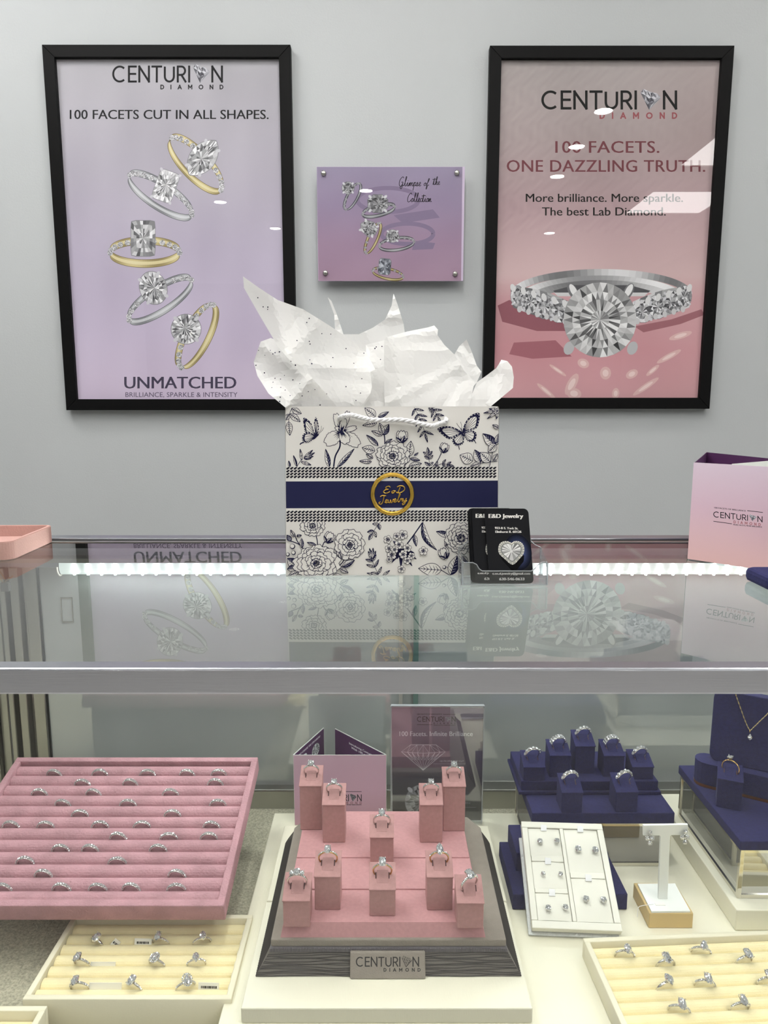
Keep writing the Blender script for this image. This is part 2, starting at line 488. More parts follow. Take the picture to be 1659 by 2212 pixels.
def gem(A, x0, y0, x1, y1, lay=None, pal=(60, 215), seed=3, lines=None, tilt=0.28):
    """leaning side view of a cut stone inside the box"""
    r = random.Random(seed); W_, H_ = x1 - x0, y1 - y0
    def T(a, b): return (x0 + W_ * (a), y0 + H_ * (b + tilt * (a - .35)))
    tab = [T(.14, -.02), T(.36, .02), T(.58, .04), T(.80, .02)]
    gir = [T(0, .22), T(.26, .30), T(.52, .32), T(.78, .28), T(1.0, .2)]
    cul = T(.42, 1.0); mid = [T(.2, .58), T(.44, .62), T(.68, .52)]
    fs = [(tab[0], gir[0], gir[1]), (tab[0], gir[1], tab[1]), (tab[1], gir[1], gir[2]), (tab[1], gir[2], tab[2]), (tab[2], gir[2], gir[3]),
          (tab[2], gir[3], tab[3]), (tab[3], gir[3], gir[4]), (gir[0], mid[0], gir[1]), (gir[1], mid[0], mid[1]), (gir[1], mid[1], gir[2]),
          (gir[2], mid[1], mid[2]), (gir[2], mid[2], gir[3]), (gir[3], mid[2], gir[4]), (gir[0], mid[0], cul), (mid[0], mid[1], cul), (mid[1], mid[2], cul), (mid[2], gir[4], cul)]
    if lines is None:
        for f in fs:
            m0 = ((f[0][0] + f[1][0] + f[2][0]) / 3, (f[0][1] + f[1][1] + f[2][1]) / 3)
            for k in range(3):
                g = r.randint(*pal); A.poly([f[k], f[(k + 1) % 3], m0], (g, g, min(255, g + 8)), lay)
    else:
        for f in fs: A.stroke(list(f), lines[0], lines[1], lay, closed=True)
def logo(A, x0, x1, vt, vb, col, lay=None, t=.14, gempal=(60, 215), slope=0.0, gemlines=None):
    h = vb - vt; word = 'CENTURI'; gap = .16
    wid = sum(CAPS[c][0] for c in word) + gap * 6; gw = 1.25; tot = wid + .12 + gw + .12 + CAPS['N'][0]
    k = (x1 - x0) / tot
    def put(c, x):
        for st in CAPS[c][1]:
            pts = [(x0 + (x + p[0]) * k, vb - p[1] * h + slope * (x + p[0]) * k) for p in st]
            (A.seg if len(st) < 7 else A.stroke)(pts, t * min(h, k), col, lay)
    x = 0
    for c in word: put(c, x); x += CAPS[c][0] + gap
    x = wid + .12
    gem(A, x0 + (x + .1) * k, vt - .02 * h + slope * x * k, x0 + (x + gw) * k, vb + .02 * h + slope * x * k, lay, gempal, lines=gemlines)
    put('N', wid + .12 + gw + .12)
def spaced(A, word, x0, x1, vt, vb, col, lay=None, t=.24, slope=0.0):
    h = vb - vt; n = len(word); ws = [CAPS[c][0] * h for c in word]
    gap = (x1 - x0 - sum(ws)) / (n - 1); x = x0
    for c, w in zip(word, ws):
        for st in CAPS[c][1]:
            pts = [(x + p[0] * h, vb - p[1] * h + slope * (x + p[0] * h - x0)) for p in st]
            (A.seg if len(st) < 7 else A.stroke)(pts, t * h, col, lay)
        x += w + gap
# cursive strokes: (advance, strokes)
SCR = {
 'l': (.24, [[(0, 0), (.12, .5), (.2, .95), (.13, 1), (.1, .6), (.12, .1), (.18, 0), (.26, .08)]]),
 'i': (.22, [[(0, 0), (.1, .4), (.1, .1), (.16, 0), (.24, .08)], [(.13, .55), (.15, .6)]]),
 'm': (.46, [[(0, 0), (.06, .38), (.08, .0), (.14, .3), (.2, .38), (.22, 0), (.28, .3), (.35, .38), (.37, .05), (.42, 0), (.48, .08)]]),
 'n': (.32, [[(0, 0), (.06, .38), (.08, .0), (.14, .3), (.2, .38), (.22, .05), (.27, 0), (.34, .08)]]),
 'p': (.3, [[(0, 0), (.08, .42), (.05, -.48)], [(.07, .2), (.14, .38), (.24, .36), (.22, .1), (.12, .02), (.32, .08)]]),
 's': (.22, [[(0, 0), (.1, .42), (.14, .15), (.09, 0), (.0, .05)], [(.09, 0), (.24, .08)]]),
 'e': (.24, [[(0, .05), (.12, .18), (.18, .34), (.11, .41), (.05, .25), (.07, .05), (.14, 0), (.26, .1)]]),
 'o': (.25, [[(.12, .4), (.03, .25), (.05, .03), (.15, .02), (.2, .25), (.12, .4), (.27, .33)]]),
 'f': (.24, [[(0, 0), (.14, .6), (.2, .95), (.13, .97), (.08, .3), (.03, -.42), (.09, -.45), (.12, -.05), (.26, .12)]]),
 't': (.22, [[(0, 0), (.1, .85), (.08, .1), (.14, 0), (.24, .08)], [(-.12, .66), (.32, .72)]]),
 'h': (.3, [[(0, 0), (.14, .6), (.18, .98), (.1, .9), (.06, 0), (.12, .3), (.2, .38), (.2, .05), (.25, 0), (.32, .08)]]),
 'c': (.22, [[(.18, .32), (.1, .42), (.03, .2), (.07, .02), (.14, 0), (.24, .1)]]),
 'G': (.5, [[(.42, .85), (.3, 1), (.1, .75), (.02, .35), (.1, .02), (.28, .05), (.38, .42), (.22, .4)], [(.38, .42), (.36, -.1), (.26, -.3), (.18, -.1), (.5, .1)]]),
 'C': (.42, [[(.42, .85), (.32, 1), (.12, .75), (.03, .3), (.12, 0), (.28, .04), (.44, .25)]]),
 'E': (.5, [[(.42, .82), (.3, 1), (.12, .85), (.18, .58), (.32, .55), (.12, .47), (.03, .2), (.14, 0), (.32, .05), (.45, .25)]]),
 'D': (.6, [[(.2, .8), (.14, .1), (.02, .08), (.12, -.02), (.34, .05), (.52, .45), (.42, .88), (.18, 1), (.0, .82)]]),
 'J': (.42, [[(.02, .85), (.2, 1), (.45, .95)], [(.3, .97), (.28, .2), (.16, -.12), (.0, .05), (.12, .2)]]),
 'w': (.38, [[(0, .35), (.05, .05), (.14, .0), (.18, .33), (.22, .03), (.3, .02), (.36, .4), (.42, .32)]]),
 'r': (.24, [[(0, 0), (.06, .4), (.1, .3), (.2, .4), (.16, .1), (.26, .06)]]),
 'y': (.3, [[(0, .35), (.05, .08), (.14, .05), (.22, .4), (.18, -.2), (.06, -.42), (.0, -.25), (.3, .1)]]),
 ' ': (.2, []),
}
def script(A, s, x0, x1, vb, h, w, col, lay=None, slope=0.0, shear=0.12, draw=None):
    tot = sum(SCR[c][0] for c in s); k = (x1 - x0) / tot; x = 0
    for c in s:
        for st in SCR[c][1]:
            pts = [(x0 + (x + p.x + shear * p.y) * k, vb - p.y * h + slope * x * k) for p in catmull([(a, b, 0) for a, b in st], 5)]
            (draw or (lambda q: A.stroke(q, w, col, lay)))(pts)
        x += SCR[c][0]

# ---- drawn stones and rings for the posters
def outline(kind, cx, cy, w, h, rot=0, n=20):
    P = []
    for k in range(n):
        t = 2 * math.pi * k / n; x, y = math.cos(t), math.sin(t)
        if kind == 'rect':
            m = max(abs(x), abs(y)); x, y = x / m, y / m
            if abs(x) + abs(y) > 1.75: x *= .94; y *= .94
        elif kind == 'marq': x *= abs(x) ** .5 if abs(x) > 0 else 0
        elif kind == 'star': q = 1 + .12 * (k % 2); x *= q; y *= q
        c, q = math.cos(rot), math.sin(rot); x *= w / 2; y *= h / 2
        P.append((cx + x * c - y * q, cy + x * q + y * c))
    return P
def stone_art(A, kind, cx, cy, w, h, rot=0, seed=1, lo=70, hi=235, n=20, tint=(0, 0, 4), step=False, rim=1.0):
    r = random.Random(seed); o = outline(kind, cx, cy, w, h, rot, n)
    A.L += 1
    A.poly(outline(kind, cx, cy, w * 1.03 + rim * .5, h * 1.03 + rim * .5, rot, n), (lo + 50, lo + 50, lo + 56)); A.L += 1
    def g(a, b): q = r.randint(a, b); return (min(255, q + tint[0]), min(255, q + tint[1]), min(255, q + tint[2]))
    if step:
        for f, in ((1.0,), (.78,), (.55,), (.3,)):
            q = outline(kind, cx, cy, w * f, h * f, rot, n)
            pts = q + [(cx, cy)]; A.tris(pts, [[i, (i + 1) % n, n] for i in range(n)], [g(lo + 40, hi) if (i // 3) % 2 else g(lo, hi - 30) for i in range(n)]); A.L += 1
        return
    jf = lambda b_: b_ + r.uniform(-.09, .09) * (n > 10)
    m = [(lambda k_: ((o[i][0] + o[(i + 1) % n][0]) / 2 * k_ + cx * (1 - k_), (o[i][1] + o[(i + 1) % n][1]) / 2 * k_ + cy * (1 - k_)))(jf(.72)) for i in range(n)]
    q = [(lambda k_: (x * k_ + cx * (1 - k_), y * k_ + cy * (1 - k_)))(jf(.42)) for x, y in o]
    c0x, c0y = cx + r.uniform(-.06, .06) * w, cy + r.uniform(-.06, .06) * h
    pts = o + m + q + [(c0x, c0y)]; fs, cs = [], []
    for i in range(n):
        j = (i + 1) % n
        fs.append([i, j, n + i]); cs.append(g(lo + 70, hi))
        fs.append([n + i, j, n + j]); cs.append(g(lo, hi))
        fs.append([n + i, n + j, 2 * n + j]); cs.append(g(lo, hi))
        fs.append([2 * n + i, n + i, 2 * n + j]); cs.append(g(lo + 20, hi))
        fs.append([2 * n + i, 2 * n + j, 3 * n]); cs.append(g(lo + 70, hi) if i % 2 else g(lo, hi - 40))
    A.tris(pts, fs, cs); A.L += 1
    if w > 20:      # claws
        for k in range(4):
            t = rot + math.pi * (.25 + .5 * k); p_ = outline(kind, cx, cy, w, h, rot, 8)[1 + 2 * k]
            A.ell(p_[0], p_[1], w * .05 + .8, w * .08 + 1, (206, 206, 212), t + math.pi / 2, 10)
        A.L += 1
def ring_art(A, cx, cy, rx, ry, rot, d, metal, pave, stone, seed=1, dim=0, beads=13, br=6.0):
    c, q = math.cos(rot), math.sin(rot)
    def E(t, k=0.0, f=1.0):
        x, y = rx * f * math.cos(t), ry * f * math.sin(t)
        return (cx + x * c - y * q + d[0] * k, cy + x * q + y * c + d[1] * k)
    pal = {'g': ((120, 105, 70), (214, 200, 150), (238, 232, 200)), 's': ((95, 96, 102), (190, 192, 196), (232, 234, 238))}[metal]
    pal = [tuple(max(0, x - dim) for x in p) for p in pal]
    n = 48; rr = random.Random(seed)
    def band(t0, t1, flip):
        pts, fs, cs = [], [], []
        for i in range(n + 1):
            t = t0 + (t1 - t0) * i / n
            for k in (0, .35, .75, 1): pts.append(E(t, k))
        for i in range(n):
            s_ = .5 + .5 * math.sin(i * .28 + seed + flip)
            for k in range(3):
                a = pal[1]; b_ = pal[2] if k == 1 else pal[0]
                w = s_ if k != 1 else 1 - s_ * .6
                w = w * .6
                cs.append(tuple(int(a[z] * (1 - w) + b_[z] * w) for z in range(3))); fs.append([i * 4 + k, i * 4 + k + 1, i * 4 + 5 + k, i * 4 + 4 + k])
        A.tris(pts, fs, cs); A.L += 1
        for k in (0, 1): A.stroke([E(t0 + (t1 - t0) * i / n, k) for i in range(n + 1)], 1.1, pal[0])
        A.L += 1
    band(math.pi, 2 * math.pi, 1); band(0, math.pi, 0)
    a0, a1 = pave
    for i in range(beads):
        t = a0 + (a1 - a0) * i / (beads - 1); x, y = E(t, .4)
        stone_art(A, 'round', x, y, br * 2, br * 2, 0, seed * 7 + i, 90 - dim // 2, 240 - dim, 8); A.L -= 3
    A.L += 4
    if stone: stone_art(A, *stone)

exec_order = []
# ================================================================== ROOM
def slab(name, x0, x1, y0, y1, z0, z1, m, **k): return struct(obj(name, bx(x0, x1, y0, y1, z0, z1, **k), m))
YW, YF, XL, XR, ZC = 1.9, -6.0, -3.2, 3.2, 2.75
slab('floor', XL - .1, XR + .1, YF - .1, YW + .1, -.1, 0, M['floor'])
slab('ceiling', XL - .1, XR + .1, YF - .1, YW + .1, ZC, ZC + .1, M['ceil'])
slab('wall_back', XL - .1, XR + .1, YW, YW + .1, 0, ZC, M['wall'])
slab('wall_front', XL - .1, XR + .1, YF - .1, YF, 0, ZC, M['wall_dark'])
slab('wall_left', XL - .1, XL, YF, YW, 0, ZC, M['wall'])
slab('wall_right', XR, XR + .1, YF, YW, 0, ZC, M['wall'])
slab('baseboard_back', XL, XR, YW - .012, YW, 0, .1, M['white'])

def ceiling_panel(x, y, label):
    t = thing('ceiling_panel', label, 'ceiling light', (x, y, ZC - .02))
    f = B()
    for a in ((-.32, .32, -.32, -.3), (-.32, .32, .3, .32), (-.32, -.3, -.3, .3), (.3, .32, -.3, .3)): box(f, *a, -.006, .02)
    obj('frame', f, M['white'], t); obj('diffuser', bx(-.3, .3, -.3, .3, .0, .018), M['panel'], t)
ceiling_panel(2.25, -.9, 'square white ceiling light panel mirrored at the upper right of the pink poster')
ceiling_panel(2.29, -2.08, 'square white ceiling light panel mirrored over the word sparkle on the pink poster')
ceiling_panel(-1.0, .95, 'added square white ceiling light panel over the aisle above the lavender poster')  # added panel, brightens the upper left of the wall
ceiling_panel(0.0, -.2, 'added unseen square ceiling light panel straight above the viewer')  # added lamp out of view, lights the front of the bag
ceiling_panel(-2.8, -1.2, 'added unseen square ceiling light panel beside the left wall')  # extra panel added to lift the floor and the front rail
_dl = None
def downlight(x, y, label, s=1.0):
    global _dl
    if _dl is None:
        _dl = thing('downlight', label, 'ceiling light', (x, y, ZC), group='recessed ceiling downlights')
        obj('trim_ring', lathe(B(), [(.048, -.001), (.062, -.001), (.064, -.006), (.05, -.008)], 24, closed=True), M['white'], _dl, smooth=True)
        obj('lens', lathe(B(), [(.001, -.004), (.047, -.004), (.047, -.001), (.001, -.001)], 24), M['down'], _dl)
    else: dup(_dl, (x, y, ZC), label=label)
for (x, y, l) in ((1.19, -.37, 'round ceiling downlight mirrored inside the logo of the pink poster'),
                  (1.19, -.91, 'round ceiling downlight mirrored on the number 100 of the pink poster'),
                  (1.21, -1.49, 'round ceiling downlight mirrored below the word dazzling on the pink poster'),
                  (1.54, -3.16, 'round ceiling downlight mirrored lowest on the pink poster'),
                  (-1.29, -2.13, 'round ceiling downlight mirrored beside the upper gold ring of the lavender poster'),
                  (-.985, -2.98, 'round ceiling downlight mirrored at the right edge of the lavender poster'),
                  (-.133, -1.85, 'round ceiling downlight mirrored in the small lavender plaque'),
                  (-1.25, 1.35, 'round ceiling downlight over the aisle above the lavender poster'),
                  (0.02, 1.2, 'round ceiling downlight over the aisle above the small plaque'),
                  (1.3, 1.3, 'round ceiling downlight over the aisle above the pink poster'),
                  (-.75, .35, 'round ceiling downlight straight above the left end of the showcase'),
                  (0.0, .62, 'added round ceiling downlight straight above the pink ring display'),  # added lamp for stronger light from above on the displays
                  (.7, .4, 'round ceiling downlight straight above the right end of the showcase')):
    downlight(x, y, l)

# ================================================================== POSTERS
def poster(label, x0, x1, z0, z1, fw, name='framed_poster'):
    t = thing(name, label, 'poster', ((x0 + x1) / 2, YW - .012, z0))
    f = B(); d0, d1 = 1.876, 1.9
    ix0, ix1, iz0, iz1 = x0 + fw, x1 - fw, z0 + fw, z1 - fw
    def q(a, b, c, d):
        prism(f, [a, b, c, d], lambda p, r, k: (p, d0 if k == 0 else d1, r), bev=.0012)
    q((x0, z0), (x1, z0), (ix1, iz0), (ix0, iz0)); q((x1, z0), (x1, z1), (ix1, iz1), (ix1, iz0))
    q((x1, z1), (x0, z1), (ix0, iz1), (ix1, iz1)); q((x0, z1), (x0, z0), (ix0, iz0), (ix0, iz1))
    obj('frame', f, M['frame'], t, world=True)
    gz = bx(ix0 - .001, ix1 + .001, 1.8815, 1.8835, iz0 - .001, iz1 + .001)
    for f_ in gz.faces: f_.material_index = 0 if f_.normal.y < -.5 else 1
    obj('glazing', gz, [M['picglass'], M['topglass_low']], t, world=True)
    obj('backing_board', bx(ix0 - .001, ix1 + .001, 1.8885, 1.899, iz0 - .001, iz1 + .001), M['whitecard'], t, world=True)
    return t
PP = Plane((0, 1.888, 1.0), (1, 0, 0), (0, 0, 1))
def mixc(a, b, t): return tuple(a[i] * (1 - t) + b[i] * t for i in range(3))
def ramp(stops, t):
    for i in range(len(stops) - 1):
        if t <= stops[i + 1][0]:
            k = (t - stops[i][0]) / max(1e-6, stops[i + 1][0] - stops[i][0]); return mixc(stops[i][1], stops[i + 1][1], max(0, k))
    return stops[-1][1]
fr = 1.876
lp = (V(90, 96, fr), V(627, 98, fr), V(143, 886, fr))
T1 = poster('black framed lavender poster of five scattered diamond rings', lp[0].x, lp[1].x, lp[2].z, lp[0].z, .0285)
A = Art(PP, 8e-6)
def bgl(x, y):
    n = 4 * math.sin(x * 9 + y * 4) * math.sin(y * 13 - x * 3) + 2 * math.sin(x * 31 + y * 7)
    c = ramp([(0, (176, 174, 181)), (.3, (180, 175, 188)), (.55, (188, 179, 200)), (.8, (200, 188, 212)), (1, (210, 195, 218))], y)
    return tuple(max(0, min(255, k + n)) for k in c)
def inner(p):
    return p
proj_ = lambda P: (lambda d, h: (PCX + FPX * P.x / d, PCY - FPX * h / d))(P.y * _c - (P.z - CAMZ) * _s, P.y * _s + (P.z - CAMZ) * _c)
def inset_px(x0, x1, z0, z1): return [proj_(Vector((x, 1.888, z))) for x, z in ((x0, z1), (x1, z1), (x1, z0), (x0, z0))]
A.grid(inset_px(lp[0].x + .027, lp[1].x - .027, lp[2].z + .027, lp[0].z - .027), 16, 24, bgl)
INK = (22, 22, 26)
logo(A, 243, 481, 142, 178, INK, 3)
spaced(A, 'DIAMOND', 347, 482, 183.5, 192.5, INK, 3)
A.text('100 FACETS CUT IN ALL SHAPES.', 151, 580, 257, 19.5, INK, 3, bold=.8)
A.text('UNMATCHED', 269, 510, 839, 25, (74, 68, 88), 3, bold=1.4)
A.text('BRILLIANCE, SPARKLE & INTENSITY', 271, 513, 857.5, 10, (92, 84, 106), 3)
A.L = 2; ring_art(A, 420, 361, 78, 27, R_(46), (5, -13), 'g', (math.pi * 1.05, math.pi * 1.98), ('marq', 438, 341, 56, 92, R_(38), 5, 80, 255, 24), 1)
A.L = 2; ring_art(A, 345, 429, 80, 25, R_(33), (3, -14), 's', (math.pi * 1.03, math.pi * 1.97), ('rect', 358, 402, 44, 66, R_(20), 6, 90, 255, 24), 2)
A.L = 2; ring_art(A, 313, 553, 75, 25, 0, (0, -17), 'g', (math.pi * 1.0, math.pi * 2.0), ('rect', 309, 515, 52, 76, 0, 7, 80, 250, 24, (0, 0, 4), True), 3)
A.L = 2; ring_art(A, 348, 654, 80, 25, R_(-33), (-4, -14), 's', (math.pi * 1.0, math.pi * 2.0), ('round', 331, 622, 58, 72, R_(-20), 8, 80, 255, 26), 4, beads=11, br=6)
A.L = 2; ring_art(A, 432, 728, 76, 25, R_(-63), (-13, -4), 'g', (math.pi * 1.0, math.pi * 2.0), ('round', 402, 711, 64, 64, 0, 9, 80, 255, 26), 5)
A.build('print', T1)

rp = (V(1055, 98, fr), V(1587, 98, fr), V(1536, 883, fr))
T2 = poster('black framed pink poster with one huge diamond ring and white light reflections', (rp[0].x + .262) / 2, rp[1].x, rp[2].z, rp[0].z, .0285)
A = Art(PP, 8e-6)
def bgr(x, y):
    n = 5 * math.sin(x * 7 + y * 5) * math.sin(y * 11 - x * 4)
    if y < .5:
        k = math.sin(x * 141 + y * 97 + 3 * math.sin(y * 61)) * math.sin(y * 213 - x * 77); n += 5 * k * max(0, 1 - x * .6)
    c = ramp([(0, (168, 160, 160)), (.22, (167, 153, 154)), (.42, (178, 153, 158)), (.56, (202, 174, 177)), (.62, (212, 184, 186)), (.7, (206, 160, 166)), (.85, (206, 150, 158)), (1, (212, 162, 168))], y)
    c = mixc(c, (214, 180, 180), max(0, x - .55) * .35)
    return tuple(max(0, min(255, k + n)) for k in c)
A.grid(inset_px((rp[0].x + .262) / 2 + .027, rp[1].x - .027, rp[2].z + .027, rp[0].z - .027), 60, 90, bgr)
logo(A, 1170, 1462, 196, 236, (14, 14, 16), 3)
spaced(A, 'DIAMOND', 1296, 1462, 243.5, 256, (150, 82, 88), 3)
ROSE = (112, 60, 68)
A.text('100 FACETS.', 1200, 1424, 330, 25, ROSE, 3, bold=1.0, space=1.05)
A.text('ONE DAZZLING TRUTH.', 1095, 1523, 371, 25, ROSE, 3, bold=1.0, space=1.05)
A.text('More brilliance. More sparkle.', 1136, 1475, 436, 17.5, (16, 14, 15), 3, bold=.7)
A.text('The best Lab Diamond.', 1171, 1438, 465.5, 17.5, (16, 14, 15), 3, bold=.7)
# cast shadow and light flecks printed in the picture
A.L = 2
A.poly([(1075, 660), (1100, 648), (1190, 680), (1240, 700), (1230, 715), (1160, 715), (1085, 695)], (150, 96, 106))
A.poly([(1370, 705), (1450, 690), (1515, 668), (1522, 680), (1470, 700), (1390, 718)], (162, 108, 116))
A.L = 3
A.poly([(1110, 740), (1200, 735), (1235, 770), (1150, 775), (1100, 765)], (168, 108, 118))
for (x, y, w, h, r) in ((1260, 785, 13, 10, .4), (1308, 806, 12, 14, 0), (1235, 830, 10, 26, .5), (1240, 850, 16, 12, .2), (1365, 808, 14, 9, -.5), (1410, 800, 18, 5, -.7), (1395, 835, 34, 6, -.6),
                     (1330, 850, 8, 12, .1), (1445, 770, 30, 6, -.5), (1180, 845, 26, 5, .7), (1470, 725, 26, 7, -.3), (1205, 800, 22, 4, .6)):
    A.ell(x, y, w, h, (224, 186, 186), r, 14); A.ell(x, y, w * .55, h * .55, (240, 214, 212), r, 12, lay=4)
A.L = 5
# band at the back, inner face
def arcpts(cx, cy, rx, ry, a0, a1, n=40): return arc(cx, cy, rx, ry, a0, a1, n)
def ribbon(up, lo, cols, lay=None):
    n = len(up); fs = [[i, i + 1, n + i + 1, n + i] for i in range(n - 1)]
    A.tris(list(up) + list(lo), fs, [cols(i / (n - 1)) for i in range(n - 1)], lay)
def met(f, lo=90, hi=235, ph=0.0): 
    return lambda t: (lambda g: (g, g, min(255, g + 3)))(int(lo + (hi - lo) * (.5 + .5 * math.sin(t * f + ph))))
ribbon(arcpts(1299, 634, 196, 53, 180, 360), arcpts(1299, 646, 190, 50, 180, 360), met(14, 120, 225)); A.L += 1
ribbon(arcpts(1299, 645, 180, 50, 186, 354), arcpts(1299, 655, 168, 50, 186, 354), met(9, 150, 240, 1)); A.L += 1
ribbon(arcpts(1299, 655, 168, 50, 190, 350), arcpts(1299, 672, 160, 52, 195, 345), met(7, 118, 215, 2)); A.L += 1
A.poly([(1195, 628), (1240, 616), (1360, 616), (1405, 628), (1398, 634), (1200, 634)], (88, 88, 92)); A.L += 1
A.poly([(1197, 632), (1400, 632), (1392, 640), (1205, 640)], (212, 212, 214)); A.L += 1
for sgn in (-1, 1):
    cs = [(1118, 640, 30, 46), (1146, 652, 40, 50), (1177, 663, 46, 52), (1208, 672, 46, 50)]
    up = []; lo_ = []
    for k in range(9):
        t = k / 8; x = 1102 + 128 * t; up.append((x, 618 + 34 * t - 8 * math.sin(t * 3.1))); lo_.append((x + 6, 664 + 32 * math.sin(t * 1.57)))
    f = (lambda p: p) if sgn < 0 else (lambda p: (2597 - p[0], p[1]))
    ribbon([f(p) for p in up], [f(p) for p in lo_], met(22, 110, 220, sgn)); A.L += 1
    L0 = A.L
    for i, (x, y, w, h) in enumerate(cs):
        A.L = L0; x, y = f((x, y)); stone_art(A, 'round', x, y, w, h, 0, 31 + i + sgn * 9, 60, 240, 14)
    for k in range(6):
        t = k / 5; p = f((1108 + 112 * t, 622 + 34 * t)); A.ell(p[0], p[1], 5.5, 9, (222, 222, 224), .3 * sgn, 12); 
        p = f((1122 + 98 * t, 668 + 26 * t)); A.ell(p[0], p[1], 5, 7, (205, 205, 208), 0, 12)
A.L += 4
for (x, y, r) in ((1238, 630, -.5), (1357, 630, .5)):
    A.ell(x, y, 10, 20, (120, 120, 124), r, 16); A.ell(x + 1, y - 2, 6.5, 16, (232, 232, 234), r, 16, lay=A.L + 1)
for (x, y) in ((1229, 752), (1366, 752)): A.ell(x, y, 11, 15, (190, 190, 194), .4, 14)
A.L += 3
cx, cy, n = 1296, 691, 32
rr = random.Random(11); o = [(cx + 79 * math.cos(2 * math.pi * k / n), cy + 81 * math.sin(2 * math.pi * k / n)) for k in range(n)]
A.poly(o, (120, 120, 122)); A.L += 1
def gg(a, b): q = rr.randint(a, b); return (q, q, min(255, q + 2))
m1 = [(cx + 60 * math.cos(2 * math.pi * (k + .5) / n), cy + 61 * math.sin(2 * math.pi * (k + .5) / n)) for k in range(n)]
m2 = [(cx + 44 * math.cos(2 * math.pi * k / n), cy + 44 * math.sin(2 * math.pi * k / n)) for k in range(n)]
m3 = [(cx + 20 * math.cos(2 * math.pi * (k + .5) / n), cy + 20 * math.sin(2 * math.pi * (k + .5) / n)) for k in range(n)]
P_ = o + m1 + m2 + m3 + [(cx, cy)]; fs, cs = [], []
for i in range(n):
    j = (i + 1) % n; dk = (i % 4 == 0)
    fs += [[i, j, n + i], [n + i, j, n + j], [2 * n + i, n + i, 2 * n + j], [n + i, n + j, 2 * n + j], [2 * n + i, 2 * n + j, 3 * n + i], [3 * n + i, 2 * n + j, 3 * n + j], [3 * n + i, 3 * n + j, 4 * n]]
    cs += [gg(150, 240), gg(60, 130) if dk else gg(130, 225), gg(70, 235), gg(175, 245), gg(90, 245), gg(60, 150) if i % 3 == 0 else gg(180, 245), gg(120, 250)]
A.tris(P_, fs, cs)
A.build('print', T2)

# ---- acrylic plaque on standoffs
yp = 1.872
pa, pb = V(684, 360, yp), V(997, 607, yp)
T3 = thing('acrylic_plaque', 'small lavender acrylic plaque of falling rings held by four metal standoffs', 'sign', ((pa.x + pb.x) / 2, 1.885, pb.z))
obj('panel', bx(pa.x, pb.x + .004, yp, yp + .005, pb.z, pa.z, bev=.0006), M['plaqueedge'], T3, world=True)
PQ = Plane((0, yp, 1.0), (1, 0, 0), (0, 0, 1))
A = Art(PQ, 8e-6)
A.grid([(684.5, 360.5), (999, 360.5), (996, 606.5), (688, 606.5)], 12, 12,
       lambda x, y: tuple(k + 3 * math.sin(x * 11 + y * 5) * math.sin(y * 9) for k in ramp([(0, (150, 140, 166)), (.35, (150, 134, 162)), (.65, (158, 133, 158)), (1, (166, 138, 160))], y)), 1)
A.L = 2
SHC = (132, 118, 146)
for (x, y, rx, ry, r) in ((838, 432, 66, 26, -.25), (880, 505, 56, 22, -.1)):
    A.stroke(arc(x, y, rx, ry, 0, 360, 40), 9, SHC)
A.poly([(850, 465), (935, 452), (950, 470), (870, 482)], SHC); A.poly([(895, 520), (940, 525), (935, 538), (890, 540)], SHC)
A.L = 3; ring_art(A, 764, 425, 32, 11, R_(-62), (-5, -1), 's', (math.pi, 2 * math.pi), ('round', 752, 406, 27, 27, 0, 3, 40, 190, 14), 1, 45, 9, 2.6)
A.L = 3; ring_art(A, 818, 458, 36, 11, R_(-14), (0, -7), 's', (math.pi, 2 * math.pi), ('star', 816, 440, 42, 38, 0, 4, 40, 190, 16), 2, 45, 9, 2.8)
A.L = 3; ring_art(A, 808, 515, 36, 10, R_(-66), (-5, -1), 'g', (math.pi, 2 * math.pi), ('star', 797, 493, 36, 30, .5, 5, 60, 215, 14), 3, 30, 9, 2.6)
A.L = 3; ring_art(A, 857, 530, 38, 13, R_(-8), (0, -6), 's', (math.pi, 2 * math.pi), ('round', 848, 510, 28, 28, 0, 6, 40, 200, 14), 4, 40, 10, 2.8)
A.L = 3; ring_art(A, 838, 594, 34, 11, R_(12), (0, -5), 'g', (math.pi, 2 * math.pi), ('rect', 831, 576, 26, 34, .1, 7, 60, 210, 20, (0, 4, 14), True), 5, 35, 9, 2.6)
SI = (30, 26, 36)
script(A, 'Glimpse', 861, 909, 402, 20, 1.3, SI, 9); script(A, 'of', 915, 926, 401, 15, 1.3, SI, 9); script(A, 'the', 935, 950, 399, 17, 1.3, SI, 9)
script(A, 'Collection', 879, 932, 436, 19, 1.3, SI, 9)
A.build('print', T3)
cf = bx(pa.x, pb.x + .004, yp - .0022, yp - .0012, pb.z, pa.z)
for f_ in cf.faces: f_.material_index = 0 if f_.normal.y < -.5 else 1
obj('clear_face', cf, [M['picglass'], M['topglass_low']], T3, world=True)
for (u, v) in ((699, 375), (987, 374), (703, 590), (983, 592)):
    p = V(u, v, yp)
    obj('standoff', lathe(B(), [(.0045, .028), (.0045, .004), (.0062, .003), (.0062, -.004), (.0045, -.006), (.001, -.0062)], 16, c=p, axis='Y'), M['alupost'], T3, world=True, smooth=True)

